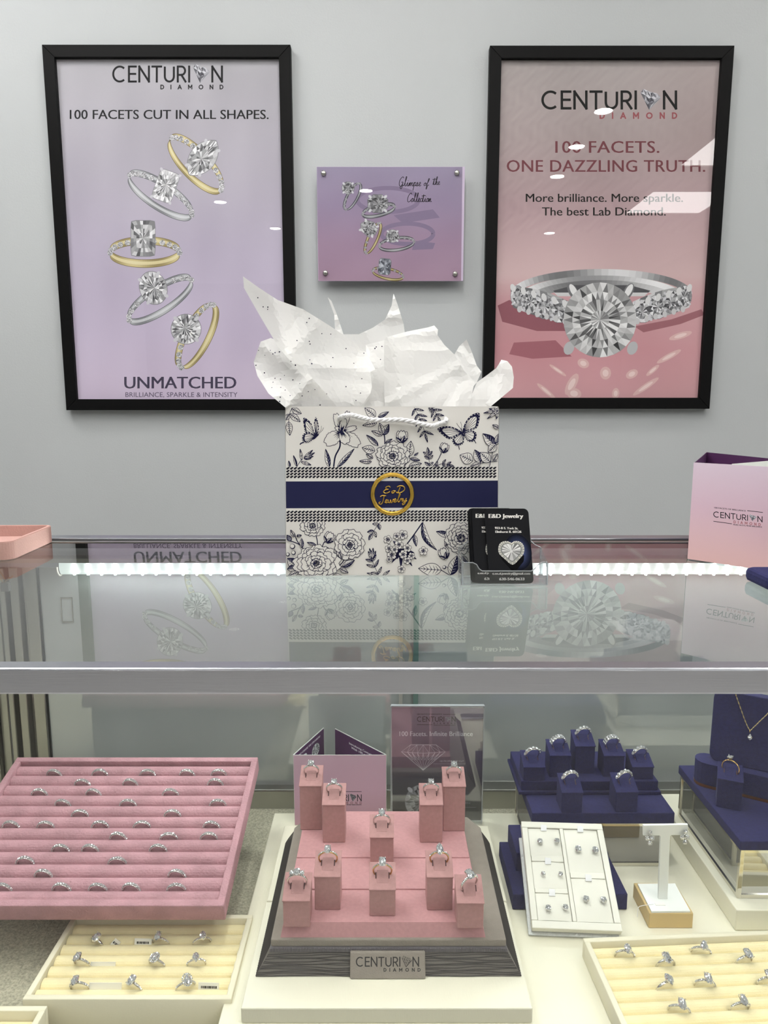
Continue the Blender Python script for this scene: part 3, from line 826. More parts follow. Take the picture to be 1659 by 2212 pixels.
# ================================================================== SHOWCASE
GX0, GX1 = -1.1, 1.1
SHOW = thing('jewelry_showcase', 'long aluminium and glass jewelry showcase counter holding the displays', 'display case', (0, .69, 0))
def S(name, bm, m, smooth=False, parent=None):
    o = obj(name, bm, m, SHOW if parent is None else None, world=(parent is None), smooth=smooth)
    if parent is not None:
        o.data.transform(Matrix.Translation(-Vector(SHOW.location))); o.parent = parent
    return o
tg = B(); box(tg, GX0, GX1, .466, .926, .9935, .9995)
for f in tg.faces: f.material_index = 0 if f.normal.z > .5 else (1 if f.normal.z < -.5 else 2)
S('top_glass', tg, [M['topglass'], M['topglass_low'], M['glassedge']])
fg = B(); box(fg, GX0, GX1, .4695, .4755, .6, .980)
for f in fg.faces: f.material_index = 0 if f.normal.y < -.5 else (1 if f.normal.y > .5 else 2)
S('front_glass', fg, [M['frontglass'], M['topglass_low'], M['glassedge']])
S('front_rail', bx(GX0, GX1, .462, .477, .9815, 1.0003, bev=.0016), M['alu'])
rr_ = bx(GX0, GX1, .925, .948, .962, 1.0022, bev=.001); S('rear_rail', rr_, M['alu'])
S('gasket', bx(GX0, GX1, .9185, .9252, .99, 1.0008), M['dark'])
S('rail_lip', bx(GX0, GX1, .908, .9182, .9996, 1.0004), M['alupost'])
S('rear_track', bx(GX0, GX1, .916, .940, .618, .648, bev=.002), M['alupost'])
dk_ = S('deck', bx(GX0, GX1, .48, .94, .60, .62), M['carpet'])
S('bottom_rail', bx(GX0, GX1, .462, .482, .585, .622, bev=.002), M['alu'])
S('cabinet_body', bx(GX0, GX1, .47, .95, .08, .60), M['cabinet'])
S('plinth', bx(GX0 + .02, GX1 - .02, .5, .93, 0.0, .08), M['dark'])
# fluted post and the two sliding doors
pb_ = B(); yq = .93
for (x0, x1, y0) in ((-.4655, -.482, .925), (-.4845, -.4875, .931), (-.489, -.5005, .922), (-.5015, -.5035, .930), (-.505, -.512, .918), (-.518, -.530, .926), (-.531, -.545, .918), (-.545, -.56, .93)):
    box(pb_, x1, x0, y0, .945, .645, .963, bev=.0012)
S('rear_post', pb_, M['alupost'])
S('post_seal', bx(-.4655, -.4635, .928, .94, .645, .963), M['dark'])
dl_ = S('sliding_door', bx(-.4635, .0215, .930, .934, .646, .963), M['door'])
dr_ = S('sliding_door', bx(.0, 1.1, .9395, .9435, .646, .963), M['door'])
for dd, (px0, px1), yy in ((dl_, (-.437, -.421), .9298),):
    fp = B()
    for a in ((px0, px1, .885, .8865), (px0, px1, .9185, .920), (px0, px0 + .0012, .8865, .9185), (px1 - .0012, px1, .8865, .9185)): box(fp, a[0], a[1], yy - .0008, yy + .0006, a[2], a[3])
    S('finger_pull', fp, M['alupost'], parent=dd)
S('door_edge', bx(.0205, .0255, .9275, .9345, .646, .963), M['stile'])
S('door_stile', bx(.0405, .0475, .936, .939, .646, .963), M['glassedge'])

# ---- LED strip under the rear rail
LED = thing('led_strip_light', 'long glowing white led tube under the rear edge of the counter glass', 'strip light', (0, .915, .955))
lt = B(); n = 10
prof = [(.915 + .0088 * math.cos(R_(a)), .9655 - .0088 * math.sin(R_(a)) * 1.1) for a in range(0, 181, 18)]
prism(lt, [(p[0], p[1]) for p in prof] + [(.9062, .973), (.9238, .973)], lambda a, b, k: (-.425 if k == 0 else 1.05, a, b))
obj('tube', lt, M['led'], LED, world=True)
ch = B()
for i in range(80):
    x = -.405 + i * .0178
    if x > 1.03: break
    box(ch, x - .0012, x + .0012, .9050, .9066, .9570, .972)
obj('chip_row', ch, M['chip'], LED, world=True)
ec = B(); tube(ec, [(-.427, .915 + .0098 * math.cos(R_(a)), .9655 - .011 * math.sin(R_(a))) for a in range(-10, 191, 20)], .0011, 6)
obj('end_cap', ec, M['pearl'], LED, world=True)
obj('carrier', bx(-.5, 1.05, .905, .925, .9732, .979), M['alupost'], LED, world=True)
cb = B()
pts = [(-.512, .90, .978), (-.508, .898, .972), (-.50, .90, .955), (-.497, .902, .948), (-.492, .903, .951), (-.489, .904, .954)]
tube(cb, catmull(pts, 5), .0011, 6); tube(cb, catmull([(p[0] + .003, p[1] + .002, p[2] + .002) for p in pts], 5), .0009, 6)
obj('cable', cb, M['cable'], LED, world=True, smooth=True)
obj('plug', bx(-.5, -.489, .899, .907, .936, .948, bev=.001), M['plastic'], LED, world=True)

# ================================================================== GIFT BAG
BY = .728
bl_, br_ = V(617.5, 1243, BY), V(1074.5, 1243, BY); tl_, tr_ = V(616, 878, BY), V(1078, 880, BY)
BAG = thing('gift_bag', 'white gift bag with navy floral print, navy band and gold round emblem', 'gift bag', ((bl_.x + br_.x) / 2, BY + .045, 1.0))
bgm = B(); bd = .088; th = .0012; zt = tl_.z
def wallq(p0, p1, p2, p3):
    n_ = (p1 - p0).cross(p3 - p0).normalized() * th
    hexa(bgm, [p0, p1, p1 - n_, p0 - n_, p3, p2, p2 - n_, p3 - n_])
F0, F1, F2, F3 = Vector((bl_.x, BY, 1.0005)), Vector((br_.x, BY, 1.0005)), Vector((tr_.x, BY, zt)), Vector((tl_.x, BY, zt))
D_ = Vector((0, bd, 0))
wallq(F0, F1, F2, F3); wallq(F1 + D_, F0 + D_, F3 + D_, F2 + D_); wallq(F1, F1 + D_, F2 + D_, F2); wallq(F0 + D_, F0, F3, F3 + D_)
box(bgm, bl_.x, br_.x, BY, BY + bd, 1.0003, 1.002)
bmesh.ops.recalc_face_normals(bgm, faces=bgm.faces)
M['bag'] = mat('white_bag_paper', (226, 224, 220), 0.35)
obj('bag_body', bgm, M['bag'], BAG, world=True)
PB = Plane((0, BY - .0004, 1.0), (1, 0, 0), (0, 0, 1))
A = Art(PB, 8e-6)
PAP = (226, 224, 220); NV = (26, 26, 58); ND = (38, 40, 74)
A.grid([(616.5, 879), (1077.5, 881), (1074, 1242.5), (618, 1242.5)], 2, 2, lambda x, y: PAP, 0)
A.poly([(617.5, 1040), (1075.5, 1038), (1075.2, 1096), (618, 1098)], ND, 2)
for (u0, v0, u1, v1, vv) in ((617.5, 1008.5, 1076, 1008, 0), (618, 1103, 1075, 1101.5, 0)):
    W_ = 8.12; H_ = 6.15
    for j in range(4):
        i = 0
        while u0 + (i + 1) * W_ < u1 - 1:
            t = i * W_ / (u1 - u0); x = u0 + i * W_ + 1; y = v0 + (v1 - v0) * t + j * H_ + .4
            q = lambda a, b: (x + a * W_, y + b * H_)
            A.poly([q(.0, .38), q(.22, .14), q(.22, .36), q(.44, .0), q(1.0, .0), q(.74, .26), q(.98, .26), q(.70, .56), q(.56, .56), q(.56, .74), q(.26, 1.02), q(.26, .76), q(.0, 1.0)], (16, 16, 30), 3)
            i += 1
def wob(r, a): return r.uniform(-a, a)
def leafA(x0, y0, x1, y1, w, seed=0, dark=0, veins=6, bend=0.0, lw=1.15):
    r = random.Random(seed + int(x0 * 3 + y0)); a = Vector((x0, y0)); b = Vector((x1, y1)); d = b - a; L_ = d.length
    if L_ < 1: return
    t = d / L_; nn = Vector((-t.y, t.x)); n = 12
    def mid(k): return a + d * k + nn * (bend * L_ * math.sin(math.pi * k))
    prof_ = [math.sin(math.pi * (k / n) ** .85) ** .9 * (1 - .25 * k / n) for k in range(n + 1)]
    lft = [mid(k / n) + nn * w * prof_[k] for k in range(n + 1)]; rgt = [mid(k / n) - nn * w * prof_[k] for k in range(n + 1)]
    A.L += 1; A.poly(lft + rgt[::-1][1:-1], PAP); A.L += 1
    if dark: A.poly(lft + [mid(k / n) for k in range(n, -1, -1)][1:-1], NV)
    if dark > 1: A.poly(rgt + [mid(k / n) for k in range(n, -1, -1)][1:-1], NV)
    A.L += 1
    A.stroke(lft, lw, NV); A.stroke(rgt, lw, NV); A.stroke([mid(k / n) for k in range(n + 1)], lw, NV)
    for v in range(1, veins + 1):
        k = v / (veins + 1); m0 = mid(k); k2 = min(1, k + .16); i2 = min(n, int(round(k2 * n)))
        for sd, e in ((1, lft), (-1, rgt)):
            A.stroke([m0, m0 + (e[i2] - m0) * r.uniform(.6, .92)], lambda q: lw * 1.3 * (1 - .6 * q), NV if not (dark and (sd > 0 or dark > 1)) else (150, 150, 165))
def stemA(pts, w=1.2): A.L += 1; A.stroke([(p.x, p.y) for p in catmull([(a, b, 0) for a, b in pts], 6)], w, NV)
def petalA(cx, cy, ang, r0, r1, w, seed=0, hatch=5, lw=1.2, notch=.1):
    r = random.Random(seed); n = 14; c, q = math.cos(ang), math.sin(ang)
    def T(u, v): return (cx + u * c - v * q, cy + u * q + v * c)
    left, right = [], []
    for k in range(n + 1):
        t = k / n; u = r0 + (r1 - r0) * (t ** .8); hw = w * math.sin(math.pi * min(1, .12 + t * .80)) ** .7 * (1 + wob(r, .10))
        left.append((u, hw)); right.append((u, -hw))
    tip = [(r1 * (1 - notch * .5), w * .3), (r1 * (1 - notch), 0), (r1 * (1 - notch * .3), -w * .28)]
    P = [T(*p) for p in left] + [T(*p) for p in tip] + [T(*p) for p in right[::-1]]
    A.L += 1; A.poly(P, PAP); A.L += 1; A.stroke(P, lw, NV, closed=True)
    hatch = int(hatch * 1.7)
    for h in range(hatch):
        v = (h - (hatch - 1) / 2) / max(1, hatch) * w * 1.2; l = r.uniform(.25, .55)
        A.stroke([T(r0 + 1, v * .5), T(r0 + (r1 - r0) * l, v)], lambda q_: lw * 1.5 * (1 - .8 * q_), NV)
def peonyA(cx, cy, r, seed=0, dark=False, squash=.85, rows=((1.0, 9, .42), (.78, 8, .36), (.56, 6, .3), (.34, 5, .2))):
    rr2 = random.Random(seed); A.L += 1
    for ri, (f, n, w) in enumerate(rows):
        for k in range(n):
            a = 2 * math.pi * (k + .5 * ri + rr2.uniform(-.15, .15)) / n
            petalA(cx + math.cos(a) * r * f * .15, cy + math.sin(a) * r * f * .15 * squash, a, r * f * .25, r * f * rr2.uniform(.9, 1.05) * (1 - (1 - squash) * abs(math.sin(a))), r * w * rr2.uniform(.85, 1.1), rr2.randint(0, 9999), 6 if not dark else 9, notch=.12)
    for k in range(5):
        a = rr2.uniform(0, 6.28); A.stroke([(cx, cy), (cx + math.cos(a) * r * .12, cy + math.sin(a) * r * .12)], 1.6, NV)
def budA(x, y, ang, s, seed=0):
    for a in (-.5, .5, 0): petalA(x, y, ang + a * .5, 0, s, s * .32, seed + int(a * 10), 4)
    for a in (-.9, .9, .35): leafA(x, y, x + math.cos(ang + a) * s * .62, y + math.sin(ang + a) * s * .62, s * .12, seed, 1, 0)
def flowerA(x, y, r, seed=0):
    for k in range(5): petalA(x, y, 2 * math.pi * k / 5 + seed, r * .12, r, r * .4, seed + k, 3, .8)
    A.L += 1; A.ell(x, y, r * .2, r * .2, NV, 0, 8)
def sprigA(pts, n, ll, w, seed=0, dark=0, sides=(1, -1), a0=.9):
    stemA(pts, 1.0); P = catmull([(a, b, 0) for a, b in pts], 8); r = random.Random(seed)
    for k in range(n):
        i = int((k + .6) / n * (len(P) - 2)); d = (P[i + 1] - P[i]); a = math.atan2(d.y, d.x)
        for sd in sides:
            b_ = a + sd * a0; l = ll * r.uniform(.8, 1.1)
            leafA(P[i].x, P[i].y, P[i].x + math.cos(b_) * l, P[i].y + math.sin(b_) * l, w, seed + k, dark if r.random() > .5 else 0, 3)
    e = P[-1]; d = P[-1] - P[-2]; a = math.atan2(d.y, d.x); leafA(e.x, e.y, e.x + math.cos(a) * ll, e.y + math.sin(a) * ll, w, seed + 77, dark, 3)
Q = lambda x, y: (610 + x / 6.9125, 870 + y / 6.9125)
Q2 = lambda x, y: (840 + x / 6.9125, 870 + y / 6.9125)
Q3 = lambda x, y: (610 + x / 6.9125, 1090 + y / 6.9125)
Q4 = lambda x, y: (830 + x / 6.636, 1090 + y / 6.636)
def lq(q, x0, y0, x1, y1, w, **k): a = q(x0, y0); b = q(x1, y1); leafA(a[0], a[1], b[0], b[1], w / 6.9, **k)
def sq(q, pts, w=1.2): stemA([q(*p) for p in pts], w)
A.clip = (617.2, 880.5, 1076.6, 1008.3)
A.L = 3   # leaf spray, top left corner
sq(Q, [(150, 65), (110, 160), (95, 280), (100, 480)]); lq(Q, 140, 90, 285, 165, 50, seed=1); lq(Q, 115, 165, 268, 285, 52, seed=2); lq(Q, 100, 170, 50, 260, 40, seed=3); lq(Q, 95, 285, 112, 488, 55, seed=4)
def butterfly(body, wings, spots=()):
    for w in wings:
        P = [(p.x, p.y) for p in catmull([(a, b, 0) for a, b in w], 5, closed=True)]
        A.L += 1; A.poly(P, NV); A.L += 1
        mx = sum(p[0] for p in P) / len(P); my = sum(p[1] for p in P) / len(P)
        ins = [(body[0] + (p[0] - body[0]) * .86, body[1] + (p[1] - body[1]) * .86) for p in P]
        ins = [(mx + (p[0] - mx) * .84, my + (p[1] - my) * .84) for p in ins]
        A.poly(ins, PAP); A.L += 1
        n = len(ins)
        for k in range(0, n, max(2, n // 9)): A.stroke([body, ins[k]], .9, NV)
        for k in range(0, n, 2):
            x, y = mx + (P[k][0] - mx) * .9, my + (P[k][1] - my) * .9
            if (Vector((x, y)) - Vector(body)).length > 9: A.ell(x, y, 1.1, 1.1, PAP, 0, 6)
A.L = 3; bb = Q(500, 500)
butterfly(bb, [[Q(500, 500), Q(470, 420), Q(420, 290), Q(315, 225), Q(325, 380), Q(350, 450)], [Q(510, 490), Q(545, 400), Q(530, 280), Q(497, 212), Q(470, 320), Q(495, 430)], [Q(500, 505), Q(400, 440), Q(310, 470), Q(295, 560), Q(330, 600), Q(390, 600), Q(450, 560)]])
A.stroke([Q(320, 590), Q(280, 605), Q(262, 625)], 2.6, NV); A.stroke([Q(470, 540), Q(540, 470)], 3.2, NV); A.stroke([Q(535, 470), Q(600, 410), Q(615, 370)], .7, NV); A.stroke([Q(530, 465), Q(580, 400), Q(582, 345)], .7, NV)
A.L = 3   # iris
sq(Q, [(765, 965), (790, 800), (860, 650), (850, 500)], 3.2)
lq(Q, 700, 965, 645, 690, 42, seed=5, dark=1, veins=5); lq(Q, 820, 965, 1075, 685, 38, seed=6, dark=1, veins=6)
c0 = Q(880, 430)
for (x, y, w) in ((790, 160, 60), (985, 125, 55), (640, 620, 95), (1150, 640, 90), (1110, 365, 40), (790, 360, 30), (970, 610, 75), (930, 230, 50)):
    p = Q(x, y); d = Vector((p[0] - c0[0], p[1] - c0[1])); petalA(c0[0], c0[1], math.atan2(d.y, d.x), 1.5, d.length, w / 6.9, int(x), 6, notch=.06)
A.L += 1; A.ell(c0[0], c0[1], 3.2, 5, NV, .3, 12)
A.L = 3   # small sprigs bottom left
sq(Q, [(215, 960), (250, 900), (300, 830)]); lq(Q, 215, 950, 165, 785, 22, seed=8, dark=1, veins=0); lq(Q, 290, 860, 265, 690, 24, seed=9, veins=2); lq(Q, 280, 880, 430, 930, 26, seed=10, veins=2)
for (x, y) in ((455, 705), (485, 745), (465, 800), (430, 830)): lq(Q, 320, 830, x, y, 22, seed=x, dark=1, veins=1)
lq(Q, 110, 960, 95, 865, 20, seed=11, dark=1, veins=0)
A.L = 3   # peony and leaves, middle
sq(Q, [(1530, 620), (1520, 480), (1460, 330)], 2.4)
for (a, b, c, d, w, dk) in ((1390, 205, 1230, 75, 70, 0), (1430, 215, 1590, 135, 35, 1), (1410, 300, 1195, 340, 45, 0), (1500, 480, 1590, 320, 60, 1), (1500, 470, 1450, 300, 50, 0), (1490, 490, 1330, 420, 40, 0), (1540, 600, 1640, 540, 22, 1), (1430, 640, 1255, 480, 42, 1), (1380, 720, 1190, 670, 70, 0), (1330, 880, 1150, 870, 35, 0), (1350, 830, 1250, 765, 35, 0)):
    lq(Q, a, b, c, d, w, seed=a, dark=dk)
for (a, b, c, d, w, dk) in ((300, 800, 330, 570, 70, 0), (210, 900, 225, 690, 40, 1), (320, 830, 465, 860, 30, 1), (300, 950, 490, 905, 50, 0), (380, 790, 440, 745, 14, 1)):
    lq(Q2, a, b, c, d, w, seed=a, dark=dk)
sq(Q2, [(230, 960), (280, 860), (310, 800)])
p = Q(1640, 790); peonyA(p[0] + 1, p[1] + 1, 33, 5)
p = Q2(190, 590); budA(p[0], p[1], -1.5, 26, 4)
A.L = 3   # fern sprays
sprigA([Q2(380, 70), Q2(440, 190), Q2(500, 330), Q2(540, 460)], 5, 20, 2.6, 21, 1); sprigA([Q2(580, 70), Q2(660, 90), Q2(730, 210)], 4, 17, 2.4, 22, 0)
A.L = 3; bb = Q2(1105, 440)
butterfly(bb, [[Q2(1100, 430), Q2(1150, 280), Q2(1240, 180), Q2(1350, 155), Q2(1350, 270), Q2(1310, 380), Q2(1200, 410)], [Q2(1090, 440), Q2(960, 365), Q2(830, 350), Q2(725, 390), Q2(800, 480), Q2(900, 545), Q2(1000, 500)],
               [Q2(1100, 460), Q2(1010, 490), Q2(945, 560), Q2(990, 640), Q2(1060, 640), Q2(1120, 590)], [Q2(1120, 460), Q2(1230, 410), Q2(1310, 460), Q2(1280, 570), Q2(1190, 580), Q2(1140, 520)]])
A.stroke([Q2(1075, 385), Q2(1135, 535)], lambda t: 4.2 * math.sin(math.pi * (.15 + .8 * t)), NV); A.stroke([Q2(1085, 390), Q2(1085, 330), Q2(1070, 285)], .7, NV); A.stroke([Q2(1078, 390), Q2(1040, 350), Q2(1010, 305)], .7, NV)
A.stroke([Q2(1040, 640), Q2(1055, 700)], 1.6, NV); A.stroke([Q2(1280, 565), Q2(1300, 605)], 1.6, NV)
A.L = 3   # lower sprigs and right edge leaves
sprigA([Q2(605, 960), Q2(600, 840), Q2(590, 760)], 3, 14, 3.4, 31, 1); sq(Q2, [(650, 960), (730, 860), (785, 750)], 1.6); p = Q2(800, 740); budA(p[0], p[1], -1.2, 21, 8)
sprigA([Q2(680, 950), Q2(800, 910), Q2(900, 930)], 3, 11, 2.6, 33, 1)
sq(Q2, [(1220, 960), (1370, 900), (1620, 870)]); sq(Q2, [(1500, 960), (1560, 700), (1640, 600)])
for (a, b, c, d, w, dk) in ((1250, 870, 1060, 780, 95, 0), (1365, 890, 1280, 700, 70, 1), (1510, 880, 1360, 740, 80, 0), (1370, 900, 1215, 950, 40, 0), (1590, 640, 1400, 460, 80, 1), (1600, 620, 1480, 740, 70, 0), (1600, 600, 1640, 460, 40, 1), (1560, 860, 1620, 760, 40, 0), (1640, 380, 1545, 330, 35, 0)):
    lq(Q2, a, b, c, d, w, seed=a, dark=dk)
for (c, d) in ((1410, 155), (1465, 240), (1600, 245), (1490, 90), (1560, 65)): lq(Q2, 1640, 110, c, d, 24, seed=c, veins=2)
A.clip = (618.2, 1127.8, 1075.0, 1242.4)
A.L = 3   # lower band: rose bush at left
for pts in ([(530, 640), (520, 540), (505, 470)], [(590, 640), (620, 570), (650, 550)], [(340, 690), (240, 590), (110, 540)], [(290, 640), (220, 540), (180, 430)], [(800, 950), (900, 860), (960, 720)], [(700, 1030), (820, 940), (900, 920)]): sq(Q3, pts, 2)
p = Q3(450, 330); peonyA(p[0], p[1] - 2, 24, 12, rows=((1.0, 8, .45), (.7, 6, .42), (.42, 4, .34)))
p = Q3(660, 560); budA(p[0], p[1], -1.05, 24, 14)
p = Q3(1010, 600); peonyA(p[0], p[1], 31, 15, True, .92, ((1.0, 6, .55), (.75, 6, .42), (.5, 5, .32), (.3, 4, .22)))
for (a, b, c, d, w, dk) in ((180, 480, 125, 375, 30, 0), (215, 470, 290, 455, 26, 0), (290, 640, 290, 500, 34, 1), (500, 600, 370, 560, 24, 1), (890, 800, 850, 700, 36, 0), (900, 920, 1080, 825, 50, 1), (860, 950, 985, 1015, 40, 0), (570, 660, 745, 690, 52, 0), (130, 540, 70, 450, 40, 2), (760, 1060, 900, 1060, 40, 1),
                            (200, 900, 75, 800, 75, 1), (200, 940, 75, 960, 55, 1), (220, 930, 330, 960, 50, 2), (240, 1000, 90, 1060, 45, 0)): lq(Q3, a, b, c, d, w, seed=a, dark=dk)
for (x, y, r) in ((155, 620, 36), (170, 715, 30), (85, 740, 26), (770, 740, 28), (800, 790, 24), (740, 775, 22)):
    p = Q3(x, y); A.L += 1; A.ell(p[0], p[1], r / 6.9 + .5, r / 6.9 + .5, NV, 0, 14); A.L += 1; A.ell(p[0] - .6, p[1] - .6, r / 6.9 - .9, r / 6.9 - .9, PAP, 0, 12)
p = Q3(510, 870); peonyA(p[0], p[1], 46, 17, False, .78, ((1.0, 10, .36), (.82, 9, .33), (.62, 8, .28), (.42, 6, .22), (.25, 5, .16)))
A.L = 3   # small leaf sprays in the middle
sprigA([Q3(1470, 255), Q3(1400, 340), Q3(1340, 440)], 2, 15, 4.2, 41, 1); sprigA([Q3(1440, 1060), Q3(1380, 930), Q3(1330, 810)], 3, 18, 3, 42, 1); 
for (x, y) in ((1300, 650), (1355, 645), (1395, 690)): lq(Q3, 1345, 810, x, y, 24, seed=x, dark=1, veins=1)
lq(Q3, 1430, 1060, 1260, 1020, 24, seed=3, veins=1); lq(Q3, 1500, 1060, 1605, 980, 20, seed=4, veins=1)
A.L = 3   # cluster flower
sq(Q4, [(560, 240), (420, 440), (330, 560)], 2.6); lq(Q4, 430, 430, 460, 600, 36, seed=2, dark=1); 
a_ = Q4(550, 260); b_ = Q4(755, 655); leafA(a_[0], a_[1], b_[0], b_[1], 7.5, 51, 1, 7, bend=.13)
for k, (x, y) in enumerate(((40, 760), (110, 830), (180, 780), (240, 900), (400, 880), (460, 780), (430, 690), (130, 520), (230, 720))): lq(Q4, 240, 640, x, y, 26, seed=k, dark=2, veins=0)
for k, (x, y, r) in enumerate(((50, 500, 62), (70, 630, 60), (110, 720, 70), (270, 430, 70), (180, 450, 52), (210, 570, 66), (330, 620, 62), (270, 710, 64), (390, 730, 52), (330, 800, 56), (245, 920, 56), (560, 660, 66), (150, 640, 55), (70, 780, 40))):
    p = Q4(x, y); flowerA(p[0], p[1], r / 6.64, k)
A.L = 3
for (a, b, c, d, w, dk) in ((930, 450, 745, 385, 50, 1), (960, 440, 940, 325, 40, 0), (930, 480, 870, 600, 45, 0), (820, 940, 490, 915, 105, 0), (950, 1010, 1045, 730, 85, 1), (1120, 740, 1200, 830, 40, 1)): lq(Q4, a, b, c, d, w, seed=a, dark=dk)
sq(Q4, [(820, 940), (950, 1020)], 1.6); sq(Q4, [(880, 640), (900, 560), (930, 520)], 1.2); sq(Q4, [(890, 890), (920, 910)], 1)
p = Q4(1100, 480); peonyA(p[0], p[1], 33, 61, True, .98, ((1.0, 8, .45), (.8, 8, .36), (.6, 7, .3), (.4, 5, .22)))
p = Q4(880, 770); budA(p[0], p[1], -1.9, 24, 63)
p = Q4(860, 895); A.L += 1; A.ell(p[0], p[1], 4.2, 4.2, NV, 0, 12); A.L += 1; A.ell(p[0] - .6, p[1] - .6, 2.8, 2.8, PAP, 0, 12)
A.clip = None
A.build('front_print', BAG)
# emblem, raised gold foil
em = B(); ec_ = V(847.5, 1067, BY); k_ = (ec_ - V(848.5, 1067, BY)).length
def foil_tube(pts, r, closed=False): tube(em, [(V(p[0], p[1], BY).x, BY - .0008, V(p[0], p[1], BY).z) for p in pts], r, 6, closed)
for rr3, wv in ((44.5, .0013), (42.2, .0015), (40.4, .0011)):
    foil_tube([(847.5 + rr3 * math.cos(2 * math.pi * k / 56) * (1 + .006 * math.sin(k * 1.7)), 1067 + rr3 * math.sin(2 * math.pi * k / 56) * .99 * (1 + .006 * math.cos(k * 2.3))) for k in range(56)], wv, True)
script(None, 'E', 827, 843, 1065, 15, 0, 0, shear=.1, draw=lambda q: foil_tube(q, .00055))
script(None, 'o', 845, 853, 1065, 13, 0, 0, shear=.1, draw=lambda q: foil_tube(q, .00055))
script(None, 'D', 855, 875, 1064, 15, 0, 0, shear=.1, draw=lambda q: foil_tube(q, .00055))
script(None, 'Jewelry', 818, 879, 1087, 17, 0, 0, slope=-.08, shear=.1, draw=lambda q: foil_tube(q, .00055))
obj('emblem', em, M['foil'], BAG, world=True, smooth=True)
hp = [(733, 904), (740, 900), (747, 898), (760, 897), (780, 902), (800, 906.5), (830, 908), (860, 907), (890, 911), (915, 917), (935, 920), (950, 915), (962, 911), (963, 905)]
C3 = catmull([tuple(V(u, v, BY - (.006 if 0 < i < len(hp) - 1 else .0005))) for i, (u, v) in enumerate(hp)], 9)
rp_ = B(); N = len(C3)
for ph in (0, 2.094, 4.189):
    pts = []
    for i, p in enumerate(C3):
        d = (C3[min(N - 1, i + 1)] - C3[max(0, i - 1)]).normalized(); u_ = d.cross(Vector((0, 1, 0))).normalized(); w_ = u_.cross(d); a = ph + i * .55
        pts.append(p + (u_ * math.cos(a) + w_ * math.sin(a)) * .0014)
    tube(rp_, pts, .0013, 6)
obj('rope_handle', rp_, M['rope'], BAG, world=True, smooth=True)

# ================================================================== TISSUE PAPER
def inside(p, poly):
    x, y = p; r = False; n = len(poly)
    for i in range(n):
        (x0, y0), (x1, y1) = poly[i], poly[(i + 1) % n]
        if (y0 > y) != (y1 > y) and x < (x1 - x0) * (y - y0) / (y1 - y0) + x0: r = not r
    return r
def sheet_bm(outl, seed, step=9.0, folds=9, amp=.010, bm=None, dots=0):
    """outl: (u, v, depth); crumpled sheet hanging on that outline"""
    r = random.Random(seed); bm = bm or B()
    edge = []
    n = len(outl)
    for i in range(n):
        a, b = Vector(outl[i]), Vector(outl[(i + 1) % n]); m = max(1, int((Vector(a[:2]) - Vector(b[:2])).length / (step * 1.2)))
        for k in range(m): edge.append(a.lerp(b, k / m))
    poly = [(p[0], p[1]) for p in edge]
    us = [p[0] for p in poly]; vs_ = [p[1] for p in poly]
    lines = []
    for _ in range(folds):
        a = r.uniform(0, math.pi); lines.append((math.cos(a), math.sin(a), r.uniform(min(us), max(us)), r.uniform(min(vs_), max(vs_)), r.uniform(.3, 1) * amp * r.choice((-1, 1)), r.uniform(14, 60)))
    pts = list(poly); v = min(vs_) + step / 2
    while v < max(vs_):
        u = min(us) + step / 2 + (step / 2 if int(v / step) % 2 else 0)
        while u < max(us):
            p = (u + r.uniform(-.3, .3) * step, v + r.uniform(-.3, .3) * step)
            if inside(p, poly) and min((p[0] - e[0]) ** 2 + (p[1] - e[1]) ** 2 for e in poly) > (step * .55) ** 2: pts.append(p)
            u += step
        v += step * .9
    ne = len(poly)
    co, ed, fc, *_ = geometry.delaunay_2d_cdt([Vector(p) for p in pts], [(i, (i + 1) % ne) for i in range(ne)], [], 1, 1e-5)
    vv = []
    for p in co:
        sw = sd = 0
        for e in edge:
            w = 1 / ((p[0] - e[0]) ** 2 + (p[1] - e[1]) ** 2 + 9) ** 1.3; sw += w; sd += w * e[2]
        d = sd / sw
        for (c, s_, x, y, am, wd_) in lines:
            q = abs((p[0] - x) * c + (p[1] - y) * s_); d += am * max(0, 1 - q / wd_)
        vv.append(bm.verts.new(V(p[0], p[1], max(.70, d))))
    F = []
    for f in fc:
        try: F.append(bm.faces.new([vv[i] for i in f]))
        except ValueError: pass
    bm.normal_update()
    for _ in range(dots):
        f = r.choice(F); c = f.calc_center_median() ; nrm = f.normal
        if nrm.y > 0: nrm = -nrm
        u_ = nrm.orthogonal().normalized(); w_ = nrm.cross(u_); rad = r.uniform(.0005, .0009)
        g = bm.faces.new([bm.verts.new(c + nrm * .0003 + (u_ * math.cos(k * 1.047) + w_ * math.sin(k * 1.047)) * rad) for k in range(6)]); g.material_index = 1
    return bm
def tissue(label, sheets, seed, dots=0, amp=.010):
    bm = B()
    for i, s_ in enumerate(sheets): sheet_bm(s_, seed + i * 5, bm=bm, dots=dots // len(sheets), amp=amp, folds=6)
    o = obj('tissue_paper', bm, [M['tissue'], M['speck']])
    return rebase(tag(o, label, 'tissue paper', 'tissue paper in the gift bag'))
tissue('white speckled tissue sheet rising to one long point at the bag left side',
       [[(525, 597, .745), (560, 622, .742), (600, 648, .74), (655, 668, .742), (710, 702, .748), (762, 737, .755), (790, 760, .76), (812, 800, .752), (800, 850, .74), (770, 893, .742), (735, 893, .74), (690, 850, .735), (640, 795, .735), (600, 748, .738), (560, 680, .742), (527, 622, .745)],
        [(563, 738, .77), (585, 730, .765), (612, 742, .755), (650, 790, .75), (700, 845, .745), (740, 893, .742), (640, 893, .742), (616, 880, .735), (580, 850, .745), (556, 812, .755), (548, 782, .765)]], 3, 54)
